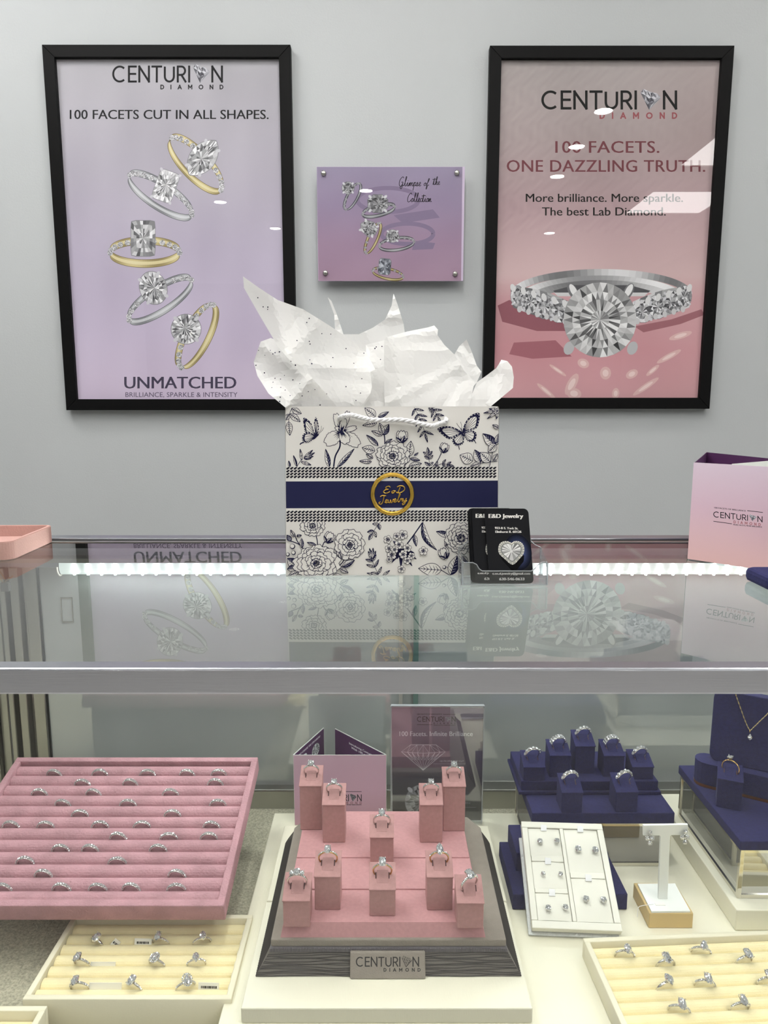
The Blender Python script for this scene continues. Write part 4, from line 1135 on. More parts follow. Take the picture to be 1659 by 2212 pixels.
tissue('white speckled tissue sheet at the bag back with two thin upright points',
       [[(708, 642, .79), (716, 650, .79), (728, 680, .79), (742, 722, .788), (775, 722, .79), (805, 708, .79), (832, 690, .79), (846, 660, .79), (850, 634, .79), (858, 655, .79), (872, 700, .79), (880, 760, .788), (850, 893, .78), (760, 893, .78), (735, 780, .785), (724, 725, .787), (722, 680, .79)],
        [(790, 745, .775), (830, 735, .772), (838, 780, .765), (830, 893, .757), (770, 893, .757), (795, 810, .765)]], 21, 16, amp=.006)
tissue('plain white tissue sheet folded broad in the bag middle and right',
       [[(830, 733, .752), (836, 728, .752), (880, 716, .765), (925, 707, .77), (938, 703, .772), (946, 712, .772), (945, 724, .77), (960, 745, .768), (982, 766, .765), (1002, 800, .76), (1025, 825, .757), (1018, 860, .75), (1010, 893, .745), (935, 893, .738), (832, 893, .735), (829, 810, .74)],
        [(800, 803, .742), (829, 790, .744), (830, 893, .737), (775, 893, .74), (805, 850, .741)]], 40, 0, amp=.007)
tissue('plain white tissue scrap with a curled tip at the bag right corner',
       [[(1083, 777, .77), (1096, 780, .768), (1106, 792, .765), (1110, 815, .762), (1108, 838, .76), (1088, 855, .757), (1060, 878, .752), (1055, 893, .75), (1010, 893, .745), (1020, 850, .748), (1030, 826, .75), (1055, 808, .757), (1072, 795, .762), (1078, 786, .766)],
        [(1008, 733, .79), (1020, 762, .788), (1030, 790, .785), (1040, 803, .782), (1030, 826, .775), (1010, 850, .77), (985, 800, .78), (980, 768, .785), (992, 748, .788)]], 60, 0, amp=.005)

# ================================================================== CARD HOLDER AND CARDS
hx0, hx1, hy0, hy1 = .0772, .1622, .6845, .716
HOLD = thing('card_holder', 'clear acrylic business card holder standing on the counter glass before the bag', 'card holder', ((hx0 + hx1) / 2, .70, 1.0))
def plate(outl, y0, y1, tilt=0.0, z0=1.0):
    bm = B(); prism(bm, outl, lambda a, b, k: (a, (y0 if k == 0 else y1) + tilt * (b - z0), b)); return bm
zz = lambda u, v: (V(u, v, hy0).x, V(u, v, hy0).z)
fo = [zz(996.6, 1266), zz(1183, 1266), zz(1181, 1214), zz(1172, 1215), zz(1163, 1220), zz(1157, 1228), zz(1148, 1234), zz(1042, 1234), zz(1035, 1229), zz(1030, 1220), zz(1022, 1216), zz(1003, 1216), zz(998, 1212)]
obj('front_wall', plate([(a, max(1.0005, b)) for a, b in fo], hy0, hy0 + .0018), M['acrylic'], HOLD, world=True)
bo = [(hx0, 1.0006), (hx1, 1.0006), (hx1, 1.032), (hx1 - .006, 1.0345), (hx1 - .012, 1.04), (hx1 - .014, 1.05), (hx1 - .022, 1.058), (hx0 + .022, 1.058), (hx0 + .014, 1.05), (hx0 + .012, 1.04), (hx0 + .006, 1.0345), (hx0, 1.032)]
obj('back_wall', plate(bo, hy1, hy1 + .0018, .1), M['acrylic'], HOLD, world=True)
for x in (hx0, hx1 - .0018):
    obj('side_wall', plate([(hy0 + .0019, 1.0006), (hy1, 1.0006), (hy1 + .003, 1.032), (hy0 + .0019, 1.0235)], 0, 0) if False else prism(B(), [(hy0 + .0019, 1.0006), (hy1, 1.0006), (hy1 + .003, 1.032), (hy0 + .0019, 1.0235)], lambda a, b, k, x=x: (x + .0018 * k, a, b)), M['acrylic'], HOLD, world=True)
obj('floor_plate', bx(hx0, hx1, hy0 + .0019, hy1 - .0001, 1.0006, 1.0028, bev=.0005), M['acrylic'], HOLD, world=True)
er = B()
tube(er, [(a, hy0 + .0009, b) for a, b in [(p[0], max(1.001, p[1])) for p in fo]], .0006, 5, True)
tube(er, [(a, hy1 + .0009 + .1 * (b - 1.0), b) for a, b in bo], .0006, 5, True)
for x in (hx0 + .0005, hx1 - .0005): tube(er, [(x, hy0 + .001, 1.001), (x, hy0 + .001, 1.023)], .0009, 6)
obj('polished_edge', er, M['acryedge'], HOLD, world=True)
tiltc = .10
def card(label, px, y0, art=None, group=None):
    """px: the four corners tl,tr,br,bl of the printed face"""
    o3 = Vector((V(px[3][0], px[3][1], y0).x, y0, max(1.0034, V(px[3][0], px[3][1], y0).z)))
    ey = Vector((0, tiltc, 1)).normalized(); PL = Plane(o3, (1, 0, 0), ey)
    q = [PL.px(*p) for p in px]
    t = thing('business_card', label, 'business card', PL.p3((q[3][0] + q[2][0]) / 2, min(q[3][1], q[2][1])), group=group)
    ax = Vector(q[2]) - Vector(q[3]); w = ax.length; ax.normalize(); up = Vector(q[0]) - Vector(q[3]); h = up.length; up.normalize()
    outl = [Vector(q[3]) + ax * a + up * b for a, b in rrect(0, w, 0, h, w * .11, 6)]
    bm = prism(B(), [(p.x, p.y) for p in outl], lambda a, b, k: PL.p3(a, b, -.0006 * k))
    obj('card_stock', bm, M['blackcard'], t, world=True)
    if art:
        A_ = Art(PL, 1.5e-5); art(A_); A_.build('card_print', t)
    return t
WHT = (232, 230, 226)
def card_art(dx, full=True):
    def f(A_):
        S_ = lambda x, y: (980 + x / 7.541 + dx, 1080 + y / 7.541)
        A_.L = 1
        if full:
            for k in range(9):
                a = k / 9; c = mixc((18, 20, 34), (96, 112, 170), a)
                A_.ell(*S_(1045, 850), (250 * (1 - a * .8)) / 7.54 * .9, (300 * (1 - a * .8)) / 7.54, c, -.2, 26)
                A_.L += 1
            A_.poly([S_(750, 900), S_(800, 990), S_(955, 1160), S_(1010, 1160), S_(1140, 1000), S_(1150, 900)], (8, 8, 12)); A_.L += 1
        heart = [(945, 700), (985, 672), (1060, 672), (1120, 710), (1150, 780), (1140, 870), (1080, 950), (960, 1055), (830, 960), (745, 880), (725, 800), (745, 720), (800, 678), (880, 672)]
        H_ = [(p.x, p.y) for p in catmull([S_(*p) + (0,) for p in heart], 4, closed=True)]
        if not full: H_ = [p for p in H_]
        lim = S_(548, 0)[0] if False else None
        A_.poly(H_, (172, 172, 168)); A_.L += 1
        hc = S_(940, 830)
        ins = [(hc[0] + (p[0] - hc[0]) * .78, hc[1] + (p[1] - hc[1]) * .78) for p in H_]
        A_.poly(ins, (120, 122, 120)); A_.L += 1
        ins2 = [(hc[0] + (p[0] - hc[0]) * .72, hc[1] + (p[1] - hc[1]) * .72) for p in H_]
        r = random.Random(4); n = len(ins2)
        A_.tris(ins2 + [hc], [[i, (i + 1) % n, n] for i in range(n)], [(lambda g: (g, g, g))(r.choice((120, 160, 205, 235, 245))) for i in range(n)]); A_.L += 1
        for i in range(0, n, 2):
            p = H_[i]; A_.ell(hc[0] + (p[0] - hc[0]) * .95, hc[1] + (p[1] - hc[1]) * .95, 1.25, 1.25, (244, 242, 232), 0, 7)
            A_.ell(hc[0] + (p[0] - hc[0]) * .84, hc[1] + (p[1] - hc[1]) * .84, .9, .9, (225, 222, 205), 0, 6)
        A_.ell(hc[0], hc[1] + 1, 3.2, 3, (225, 225, 225), 0, 8); A_.L += 1
        def T(s_, x0, x1, yb, cap, **k):
            a = S_(x0, yb); b = S_(x1, yb); A_.text(s_, a[0], b[0], a[1], cap / 7.541, WHT, **k)
        if full:
            T('E&D Jewelry', 572, 1130, 293, 64, bold=1.5); T('923-B S. York St.', 672, 1048, 472, 34, bold=.7, slope=.02); T('Elmhurst IL 60126', 680, 1102, 535, 36, bold=.7)
            T('e.en.d.jewelry@gmail.com', 632, 1245, 1215, 34, bold=.6); T('630-546-0633', 745, 1150, 1308, 42, bold=.9)
    return f
def card_art_part(A_):
    S_ = lambda x, y: (980 + x / 7.541, 1080 + y / 7.541)
    def T(s_, x0, x1, yb, cap, **k):
        a = S_(x0, yb); b = S_(x1, yb); A_.text(s_, a[0], b[0], a[1], cap / 7.541, WHT, 3, **k)
    T('E&D Jewelry', 362, 920, 290, 64, bold=1.5); T('923-B S. York St.', 455, 830, 468, 34, bold=.7); T('Elmhurst IL 60126', 462, 884, 530, 36, bold=.7)
    T('e.en.d.jewelry@gmail.com', 392, 1005, 1208, 34, bold=.6); T('630-546-0633', 502, 907, 1304, 42, bold=.9)
    card_art(-27.5, False)(A_)
CQ = lambda *p: [(980 + x / 7.541, 1080 + y / 7.541) for x, y in p]
card('black business card in front, heart pendant fully shown, in the clear holder', CQ((495, 140), (1200, 145), (1305, 1362), (590, 1362)), .6885, card_art(0))
card('black business card half hidden behind the front card of the holder', CQ((295, 140), (1000, 140), (1065, 1362), (352, 1362)), .6915, card_art_part)
for k, (dx, dy) in enumerate(((-28, 0), (-44, -4), (-60, -4), (-72, -2))):
    card('black business card at the back of the stack, only its left edge showing', CQ((295 + dx, 138 + dy), (1000 + dx, 138 + dy), (1062 + dx, 1355 + dy), (350 + dx, 1355 + dy)), .6945 + .003 * k, None, 'business cards at the back of the holder')

# ================================================================== TRI-FOLD BROCHURES
def quad_panel(p0, p1, p2, p3, th_=.0006):
    """thin card panel p0 bl, p1 br, p2 tr, p3 tl seen from its face; material 0 outside, 1 inside"""
    n_ = (p1 - p0).cross(p3 - p0).normalized()
    bm = B(); hexa(bm, [p0, p1, p1 - n_ * th_, p0 - n_ * th_, p3, p2, p2 - n_ * th_, p3 - n_ * th_])
    bmesh.ops.recalc_face_normals(bm, faces=bm.faces)
    return bm
M['plum'] = mat('plum_inside_print', (84, 48, 88), 0.45)
def brochure_face(A, q, cols, lay=0): A.grid(q, 2, 10, lambda x, y: ramp(cols, y), lay)
PK = [(0, (216, 198, 214)), (.45, (214, 184, 200)), (1, (226, 186, 186))]
# large one at the right on the counter
a0 = G(1485, 1207, 1.0006); a1 = G(1659, 1233, 1.0006); dir_ = (a1 - a0).normalized(); wB = .128
ztop = (lambda r: EYE.z + r.z * (a0.y / r.y))(ray(1497, 999))
a1 = a0 + dir_ * wB; up_ = Vector((0, 0, ztop - 1.0006))
BR = thing('folded_brochure', 'large pale pink folded brochure standing on the counter at the right edge', 'brochure', (a0 + a1) / 2)
obj('front_panel', quad_panel(a0, a1, a1 + up_, a0 + up_), M['whitecard'], BR, world=True)
nb = Vector((-dir_.y, dir_.x, 0))
def floor_pt(u, v): p = G(u, v, ztop); return Vector((p.x, p.y, 1.0006))
w0 = a0 + dir_ * .001 + nb * .001; w1 = floor_pt(1527, 977); wr = floor_pt(1659, 990); rdir = (wr - w1).normalized(); w2 = w1 + rdir * .125
obj('wing_panel', quad_panel(w0, w1, w1 + up_, w0 + up_), M['plum'], BR, world=True)
obj('rear_panel', quad_panel(w1, w2, w2 + up_, w1 + up_), M['plum'], BR, world=True)
f0 = floor_pt(1582, 1000); f0 = f0 if (f0 - a0).dot(nb) > .004 else f0 + nb * .004
f1 = w2 - nb * .006
up9 = up_ * .99
obj('inner_flap', quad_panel(f0, f1, f1 + up9, f0 + up9), M['whitecard'], BR, world=True)
PL = Plane(a0 - Vector((0, 0, 0)) , dir_, (0, 0, 1)); PL.o = a0 + PL.n * .0003
A = Art(PL, 1.5e-5)
def qq(a, b): 
    return a, b
_px = PL.px
class _Loc(Plane):
    def px(s, a, b): return (a, b)
def local_art(pl): 
    l = _Loc(pl.o, pl.ex, pl.ey); a = Art(l, 1.5e-5); a.flip = -1; return a
AL = local_art(PL); hB = up_.z
AL.grid([(0, hB), (wB, hB), (wB, 0), (0, 0)], 2, 12, lambda x, y: ramp(PK, y), 0)
AL.build('cover_print', BR)
A.L = 2
sl = .106
logo(A, 1541, 1647, 1104.5, 1117, (34, 30, 38), 2, slope=sl)
spaced(A, 'DIAMOND', 1585, 1643, 1124.5, 1130, (170, 110, 118), 2, slope=sl)
A.text('100 FACETS OF BRILLIANCE', 1543, 1611, 1098, 3.0, (40, 34, 42), 2, slope=sl, bold=.3); A.stroke([(1614, 1103), (1648, 1107)], 1.3, (40, 34, 42), 2)
A.stroke([(1541, 1126), (1581, 1131.5)], 1.3, (40, 34, 42), 2); A.text('MORE FACETS, MORE BRILLIANCE', 1584, 1646, 1134.5, 2.6, (40, 34, 42), 2, slope=sl * .8, bold=.3)
A.build('logo_print', BR)
# small one inside the case
yb_ = .838; zb = .6455
c0_, c1_ = V(634, 1631, yb_), V(834, 1628, yb_); zt_ = c0_.z
b0 = Vector((c0_.x, yb_, zb)); b1 = Vector((c1_.x, yb_, zb)); ub = Vector((0, 0, zt_ - zb))
B2 = thing('folded_brochure', 'small pink folded brochure with plum wings standing behind the pink ring display', 'brochure', (b0 + b1) / 2)
obj('front_panel', quad_panel(b0, b1, b1 + ub, b0 + ub), M['whitecard'], B2, world=True)
e0 = G(704, 1546, zt_); e0 = Vector((e0.x, min(e0.y, .914), zb)); e1 = G(727, 1551, zt_); e1 = Vector((e1.x, min(e1.y, .912), zb))
def wing(nm, p, q): obj(nm, quad_panel(p, q, q + ub, p + ub), M['whitecard'], B2, world=True)
wing('wing_panel', b0 + Vector((0, .001, 0)), e0); wing('wing_panel', e1, b1 + Vector((0, .001, 0)))
PL = Plane(b0 + Vector((0, -.0003, 0)), (1, 0, 0), (0, 0, 1)); AL = local_art(PL); wS = b1.x - b0.x; hS = ub.z
AL.grid([(0, hS), (wS, hS), (wS, 0), (0, 0)], 2, 12, lambda x, y: ramp([(0, (206, 178, 196)), (.5, (206, 170, 190)), (1, (200, 160, 176))], y), 0); AL.build('cover_print', B2)
A = Art(PL, 1.5e-5)
logo(A, 688, 781, 1716, 1731, (34, 30, 38), 2, gempal=(40, 150)); spaced(A, 'DIAMOND', 722, 781, 1732, 1737, (150, 110, 118), 2); A.text('MORE FACETS, MORE BRILLIANCE', 722, 781, 1739.5, 2.4, (40, 34, 42), 2, bold=.3); A.stroke([(741, 1710), (781, 1710)], 1.2, (40, 34, 42), 2)
A.build('logo_print', B2)
# wing inside prints
for (p, q, kind) in ((b0 + Vector((0, .001, 0)), e0, 0), (e1, b1 + Vector((0, .001, 0)), 1)):
    d = (q - p); w = d.length; PL = Plane(p, d, (0, 0, 1))
    if PL.n.y > 0: pass
    PL.o = PL.o + PL.n * .0005
    AL = local_art(PL); AL.grid([(.0006, hS - .0006), (w - .0006, hS - .0006), (w - .0006, .0006), (.0006, .0006)], 1, 2, lambda x, y: (84, 48, 88), 0); AL.L = 2
    ws = (225, 215, 228)
    if kind == 0:
        AL.text('WHY CHOOSE THE CENTURION?', w * .12, w * .86, hS * .915, hS * .028, ws, bold=.0004)
        stone_art(AL, 'round', w * .70, hS * .78, w * .26, hS * .19, 0, 5, 90, 245, 16, rim=0); stone_art(AL, 'round', w * .30, hS * .84, w * .22, hS * .08, 0, 6, 90, 245, 16, rim=0)
    else:
        AL.text('Introducing Centurion Diamond', w * .30, w * 1.0, hS * .88, hS * .03, ws, bold=.0004); AL.text('With 100 precision facets', w * .34, w * .95, hS * .83, hS * .03, ws, bold=.0004)
    AL.build('inside_print', B2)

# ================================================================== SIGN HOLDER INSIDE THE CASE
ys = .842
s0, s1, s2 = V(845, 1525, ys), V(1046, 1527, ys), V(1041, 1773, ys)
SG = thing('sign_holder', 'clear acrylic sign holder with dark purple diamond card behind the pink display', 'sign', ((s0.x + s2.x) / 2, ys, .6455))
zb2 = .6458
for (y0, nm) in ((ys - .0012, 'front_sheet'), (ys + .0022, 'back_sheet')): obj(nm, bx(s0.x, s1.x, y0, y0 + .0012, zb2 + .002, s0.z), M['acrylic'], SG, world=True)
obj('foot', bx(s0.x, s1.x, ys - .004, ys + .045, zb2, zb2 + .002), M['acrylic'], SG, world=True)
obj('card_insert', bx(s0.x + .001, s1.x - .001, ys + .0004, ys + .0016, zb2 + .003, s0.z - .001), M['whitecard'], SG, world=True)
eg = B(); box(eg, s0.x, s1.x, ys - .0014, ys + .0036, s0.z - .0008, s0.z + .0008); box(eg, s1.x - .0008, s1.x + .0006, ys - .0014, ys + .0036, zb2 + .002, s0.z); box(eg, s0.x - .0006, s0.x + .0006, ys - .0014, ys + .0036, zb2 + .002, s0.z)
obj('polished_edge', eg, M['acryedge'], SG, world=True)
PL = Plane((0, ys + .0003, zb2), (1, 0, 0), (0, 0, 1)); A = Art(PL, 4e-6)
A.grid([(846, 1527), (1045, 1529), (1040, 1772), (848, 1772)], 3, 14, lambda x, y: mixc(ramp([(0, (152, 134, 152)), (.25, (128, 112, 132)), (.5, (92, 82, 100)), (.7, (62, 60, 70)), (1, (46, 50, 56))], y), (120, 118, 124), .2 * x), 0)
A.L = 2; DK = (26, 24, 30); WL = (228, 224, 232)
A.text('100 FACETS OF BRILLIANCE', 901, 955, 1544, 2.6, DK, bold=.3); A.stroke([(957, 1543), (984, 1543)], 1.2, DK)
logo(A, 901, 984, 1548, 1559, DK, 2, gempal=(90, 190)); spaced(A, 'DIAMOND', 937, 984, 1561, 1564, DK, 2); A.stroke([(901, 1565.5), (934, 1565.5)], 1.2, DK); A.text('MORE FACETS, MORE BRILLIANCE', 937, 984, 1567.5, 2, DK, bold=.2)
A.text('100 Facets. Infinite Brilliance', 863, 1021, 1590, 10, WL, bold=.5)
gx = [(867, 1624), (887, 1609), (942, 1609), (962, 1624), (914, 1664)]
A.stroke(gx, 1.0, WL, closed=True); A.stroke([(867, 1624), (890, 1626), (914, 1627), (940, 1626), (962, 1624)], .8, WL)
tb_ = [(887, 1609), (901, 1609), (914, 1609), (928, 1609), (942, 1609)]; gd = [(867, 1624), (880, 1625), (890, 1626), (902, 1627), (914, 1627), (927, 1627), (940, 1626), (951, 1625), (962, 1624)]
for i, g_ in enumerate(gd):
    A.stroke([g_, (914, 1664)], .55, WL); A.stroke([g_, tb_[min(4, i // 2)]], .5, WL); A.stroke([g_, tb_[min(4, (i + 1) // 2)]], .5, WL)
for i in range(8): A.stroke([gd[i], ((gd[i][0] + gd[i + 1][0]) / 2 * .55 + 914 * .45, 1642)], .5, WL); A.stroke([gd[i + 1], ((gd[i][0] + gd[i + 1][0]) / 2 * .55 + 914 * .45, 1642)], .5, WL)
A.text('100 PROPRIETARY CUT', 950, 1002, 1646, 3.6, (190, 186, 196)); A.stroke([(936, 1650), (1005, 1650)], .7, (170, 166, 176))
A.text('MORE SPARKLE', 982, 1016, 1736, 3.2, (170, 168, 176)); A.stroke([(980, 1744), (1028, 1744)], .7, (150, 150, 158))
stone_art(A, 'round', 912, 1732, 74, 74, 0, 17, 40, 190, 30)
A.build('card_print', SG)

# ================================================================== PLATFORMS
def platform(label, x0, x1, y0, y1, z0, z1):
    o = obj('display_platform', bx(x0, x1, y0, y1, z0, z1, bev=.0012), M['cream'])
    return rebase(tag(o, label, 'display platform'))
platform('wide low cream platform lying on the deck under the centre and right displays', -.1445, .56, .542, .8654, .6203, .645)
platform('cream platform slab under the rear half of the pink ring display', -.124, .1297, .6785, .8138, .6452, .66)
platform('cream platform slab nearest the front glass under the grey display base', -.1245, .1292, .5438, .6772, .6452, .66)
platform('taller cream platform under the big navy stand at the right', .3595, .60, .6535, .872, .6452, .6686)

# ================================================================== RINGS
_jr = random.Random(99)
def stone_bm(kind, w, h, dep, n=16, bm=None, T=None):
    bm = bm or B(); T = T or Matrix.Identity(4)
    jz = dep * (.10 if n > 8 else .05)
    def ring(f, z, off): 
        out = []
        for k in range(n):
            t = 2 * math.pi * (k + off) / n; x, y = math.cos(t), math.sin(t)
            if kind in ('rect', 'cushion'):
                p = 8 if kind == 'rect' else 3.5; m = (abs(x) ** p + abs(y) ** p) ** (1 / p); x, y = x / m, y / m
            elif kind == 'marq': x *= abs(x) ** .5 if x else 0
            elif kind == 'pear': x *= (1 - .55 * max(0, y)) 
            out.append(bm.verts.new(T @ Vector((x * w / 2 * f, y * h / 2 * f, z + (_jr.uniform(-jz, jz) if f < .9 else 0)))))
        return out
    R0 = ring(.56, dep * .33, 0); R1 = ring(.84, dep * .2, .5); R2 = ring(1, 0, 0); R3 = ring(.55, -dep * .36, .5)
    cu = bm.verts.new(T @ Vector((0, 0, -dep * .67)))
    F = []
    if n > 8:      # jittered facets across the table imitate inner reflections
        RI = ring(.26, dep * .34, .5); ct = bm.verts.new(T @ Vector((0, 0, dep * .34)))
        for k in range(n):
            j = (k + 1) % n
            F += [bm.faces.new([R0[k], R0[j], RI[k]]), bm.faces.new([RI[k], R0[j], RI[j]]), bm.faces.new([RI[k], RI[j], ct])]
    else: F.append(bm.faces.new(R0))
    for k in range(n):
        j = (k + 1) % n
        F += [bm.faces.new([R0[k], R1[k], R0[j]]), bm.faces.new([R0[j], R1[k], R1[j]]), bm.faces.new([R1[k], R2[k], R2[j]]), bm.faces.new([R1[k], R2[j], R1[j]]),
              bm.faces.new([R2[k], R3[k], R2[j]]), bm.faces.new([R2[j], R3[k], R3[j]]), bm.faces.new([R3[k], cu, R3[j]])]
    bmesh.ops.recalc_face_normals(bm, faces=F)
    return bm
RCACHE = {}
def ring_meshes(metal, kind, sw, sh, R, pave, style):
    k = (metal, kind, sw, sh, R, pave, style)
    if k in RCACHE: return RCACHE[k]
    out = []
    bm = B(); n = 40
    # band with a slight D profile
    rings = []
    for i in range(n):
        a = 2 * math.pi * i / n
        wd_ = (.0011 + (.0009 if style == 'eternity' else .0002) * max(0, math.sin(a))) * (1.9 if style in ('wide', 'chunky') and math.sin(a) > .1 else 1.0); tk = .0008
        rings.append([bm.verts.new(((R + tk * math.cos(b)) * math.cos(a), wd_ * math.sin(b), (R + tk * math.cos(b)) * math.sin(a))) for b in [2 * math.pi * q / 8 for q in range(8)]])
    for i in range(n):
        for q in range(8): bm.faces.new([rings[i][q], rings[i][(q + 1) % 8], rings[(i + 1) % n][(q + 1) % 8], rings[(i + 1) % n][q]])
    bmesh.ops.recalc_face_normals(bm, faces=bm.faces)
    out.append(('band', mesh_of('band', bm, M[metal], True)))
    if style in ('eternity', 'wide', 'chunky'):
        bm = B(); m = {'eternity': 11, 'wide': 9, 'chunky': 7}[style]
        rows = (-.0022, 0, .0022) if style == 'wide' else (0,)
        zs_ = {'eternity': (.0027, .0029, .0024), 'wide': (.0031, .0026, .0022), 'chunky': (.0041, .0044, .0032)}[style]
        for y in rows:
            for i in range(m):
                a = R_(8 + 164 * i / (m - 1)); d = Vector((math.cos(a), 0, math.sin(a)))
                T = Matrix.Translation(d * (R + .0011) + Vector((0, y, 0))) @ Vector((0, 0, 1)).rotation_difference(d).to_matrix().to_4x4()
                stone_bm('round', zs_[0], zs_[1], zs_[2], 9 if style == 'chunky' else 8, bm, T)
        out.append(('stone_row', mesh_of('stone_row', bm, M['diamond'])))
        bm = B()
        for y in rows:
            for i in range(m - 1):
                a = R_(8 + 164 * (i + .5) / (m - 1)); d = Vector((math.cos(a), 0, math.sin(a)))
                for sy in (-.0011, .0011): bmesh.ops.create_icosphere(bm, subdivisions=1, radius=.00042, matrix=Matrix.Translation(d * (R + .0014) + Vector((0, y + sy, 0))))
        out.append(('prong_row', mesh_of('prong_row', bm, M[metal], True)))
    else:
        zc = R + .0036; sw *= 1.12; sh *= 1.2
        bm = B(); stones = [(0, sw, sh)]
        if style == 'three': stones += [(-.0048, sw * .72, sh * .72), (.0048, sw * .72, sh * .72)]
        main = stone_bm(kind, sw, sh, max(sw, sh) * .62, 16, B(), Matrix.Translation((0, 0, zc)))
        out.append(('center_stone', mesh_of('center_stone', main, M['diamond'])))
        pr = B()
        for ax, w_, h_ in stones:
            for q in range(4 if kind != 'round6' else 6):
                a = R_(45 + 90 * q); x = ax + math.cos(a) * w_ * .55; y = math.sin(a) * h_ * .55
                if kind == 'marq': x *= .7; y *= .8
                zt2 = zc + .0008 - abs(ax) * .25
                tube(pr, [(ax * .7 + x * .25 if ax else x * .35, y * .35, R + .0002 - abs(ax) * .25), (x * .95, y * .95, zt2 - .0012), (x, y, zt2)], .00034, 6)
                bmesh.ops.create_icosphere(pr, subdivisions=1, radius=.0005, matrix=Matrix.Translation((x, y, zt2)))
        out.append(('setting', mesh_of('setting', pr, M['silver'] if metal == 'silver' else M['silver'], True)))
        if style == 'three':
            sd = B()
            for ax, w_, h_ in stones[1:]: stone_bm('pear', w_, h_, w_ * .6, 12, sd, Matrix.Translation((ax, 0, zc - .0010)))
            out.append(('side_stone_pair', mesh_of('side_stone_pair', sd, M['diamond'])))
        if style == 'halo':
            sd = B()
            for q in range(16):
                a = 2 * math.pi * q / 16; stone_bm('round', .0019, .0019, .0014, 8, sd, Matrix.Translation((math.cos(a) * (sw * .5 + .0007), math.sin(a) * (sh * .5 + .0007), zc - .0005)))
            out.append(('halo_row', mesh_of('halo_row', sd, M['diamond'])))
        if pave:
            sd = B()
            for sg in (-1, 1):
                for q in range(6):
                    a = R_(90 + sg * (20 + 9.5 * q)); d = Vector((math.cos(a), 0, math.sin(a)))
                    stone_bm('round', .0016, .0017, .0014, 8, sd, Matrix.Translation(d * (R + .0009)) @ Vector((0, 0, 1)).rotation_difference(d).to_matrix().to_4x4())
            out.append(('stone_row', mesh_of('stone_row', sd, M['diamond'])))
    RCACHE[k] = out
    return out
def ring(label, loc, rot, metal='silver', kind='round', sw=.0068, sh=.0074, R=.0088, pave=True, style='solitaire', group=None, cat='ring'):
    t = thing('diamond_band' if style in ('eternity', 'wide', 'chunky') else 'diamond_ring', label, cat, loc, rot, group)
    for nm, me in ring_meshes(metal, kind, sw, sh, R, pave, style): inst(nm, me, t)
    return t

# ================================================================== RING BLOCKS
def ring_block(label, x, y, z0, w, d, hf, hb, m, yaw=0.0, group=None):
    """x,y: middle of the front bottom edge"""
    t = thing('ring_block', label, 'ring stand', (x, y, z0), (0, 0, yaw), group)
    bm = B(); e = .0006
    hexa(bm, [(-w / 2 + e, e, .0002), (w / 2 - e, e, .0002), (w / 2 - e, d, .0002), (-w / 2 + e, d, .0002), (-w / 2 + e, e, hf - .0012), (w / 2 - e, e, hf - .0012), (w / 2 - e, d, hb - .0012), (-w / 2 + e, d, hb - .0012)], .0007)
    obj('block_body', bm, m, t)
    bm = B(); k = (hb - hf) / d
    hexa(bm, [(-w / 2, -.0004, hf - .0012), (w / 2, -.0004, hf - .0012), (w / 2, d, hb - .0012), (-w / 2, d, hb - .0012), (-w / 2, -.0004, hf), (w / 2, -.0004, hf), (w / 2, d, hb), (-w / 2, d, hb)], .0005)
    obj('top_pad', bm, m, t)
    sy = d * .55; zs = hf + k * sy
    bm = B(); q_ = lambda x, dy, dz: (x, sy + dy, zs + k * dy + dz)
    hexa(bm, [q_(-.0054, -.0085, -.0012), q_(.0054, -.0085, -.0012), q_(.0054, .0014, -.0012), q_(-.0054, .0014, -.0012), q_(-.0054, -.0085, .0002), q_(.0054, -.0085, .0002), q_(.0054, .0014, .0034), q_(-.0054, .0014, .0034)], .0004)
    obj('ring_tongue', bm, m, t)
    bm = B()
    for sx in (-1, 1):
        xa, xb = sorted((sx * .0058, sx * .0068))
        hexa(bm, [q_(xa, -.0042, -.001), q_(xb, -.0042, -.001), q_(xb, .0016, -.001), q_(xa, .0016, -.001), q_(xa, -.0042, .00012), q_(xb, -.0042, .00012), q_(xb, .0016, .00012), q_(xa, .0016, .00012)])
    obj('slot_shade', bm, M['slotshade'], t)  # dark bars in place of shaded openings, nothing is cut
    c, s_ = math.cos(yaw), math.sin(yaw)
    return Vector((x - sy * s_, y + sy * c, z0 + zs))

# ================================================================== PINK RING DISPLAY
DX0, DX1, DY0, DY1, DZ = -.1176, .1259, .578, .80, .66
DISP = thing('ring_display', 'large grey suede ring display base with stepped pink pad on cream platforms', 'ring display', ((DX0 + DX1) / 2, (DY0 + DY1) / 2, DZ))
i_ = .0115; zb1 = .6762; ch_ = .022
def cham(x0, x1, y0, y1, c): return [(x0, y0), (x1, y0), (x1, y1 - c), (x1 - c * .6, y1), (x0 + c * .6, y1), (x0, y1 - c)]
def frustum(bm, P0, z0, P1, z1):
    a = [bm.verts.new((p[0], p[1], z0)) for p in P0]; b = [bm.verts.new((p[0], p[1], z1)) for p in P1]; n = len(a)
    F = [bm.faces.new(a[::-1]), bm.faces.new(b)] + [bm.faces.new([a[k], a[(k + 1) % n], b[(k + 1) % n], b[k]]) for k in range(n)]
    return bm
o0 = cham(DX0, DX1, DY0, DY1, ch_); o1 = cham(DX0 + i_, DX1 - i_, DY0 + i_, DY1 - i_, ch_)
obj('bevelled_base', frustum(B(), o0, DZ + .0004, o1, zb1), M['grayembossed'], DISP, world=True)
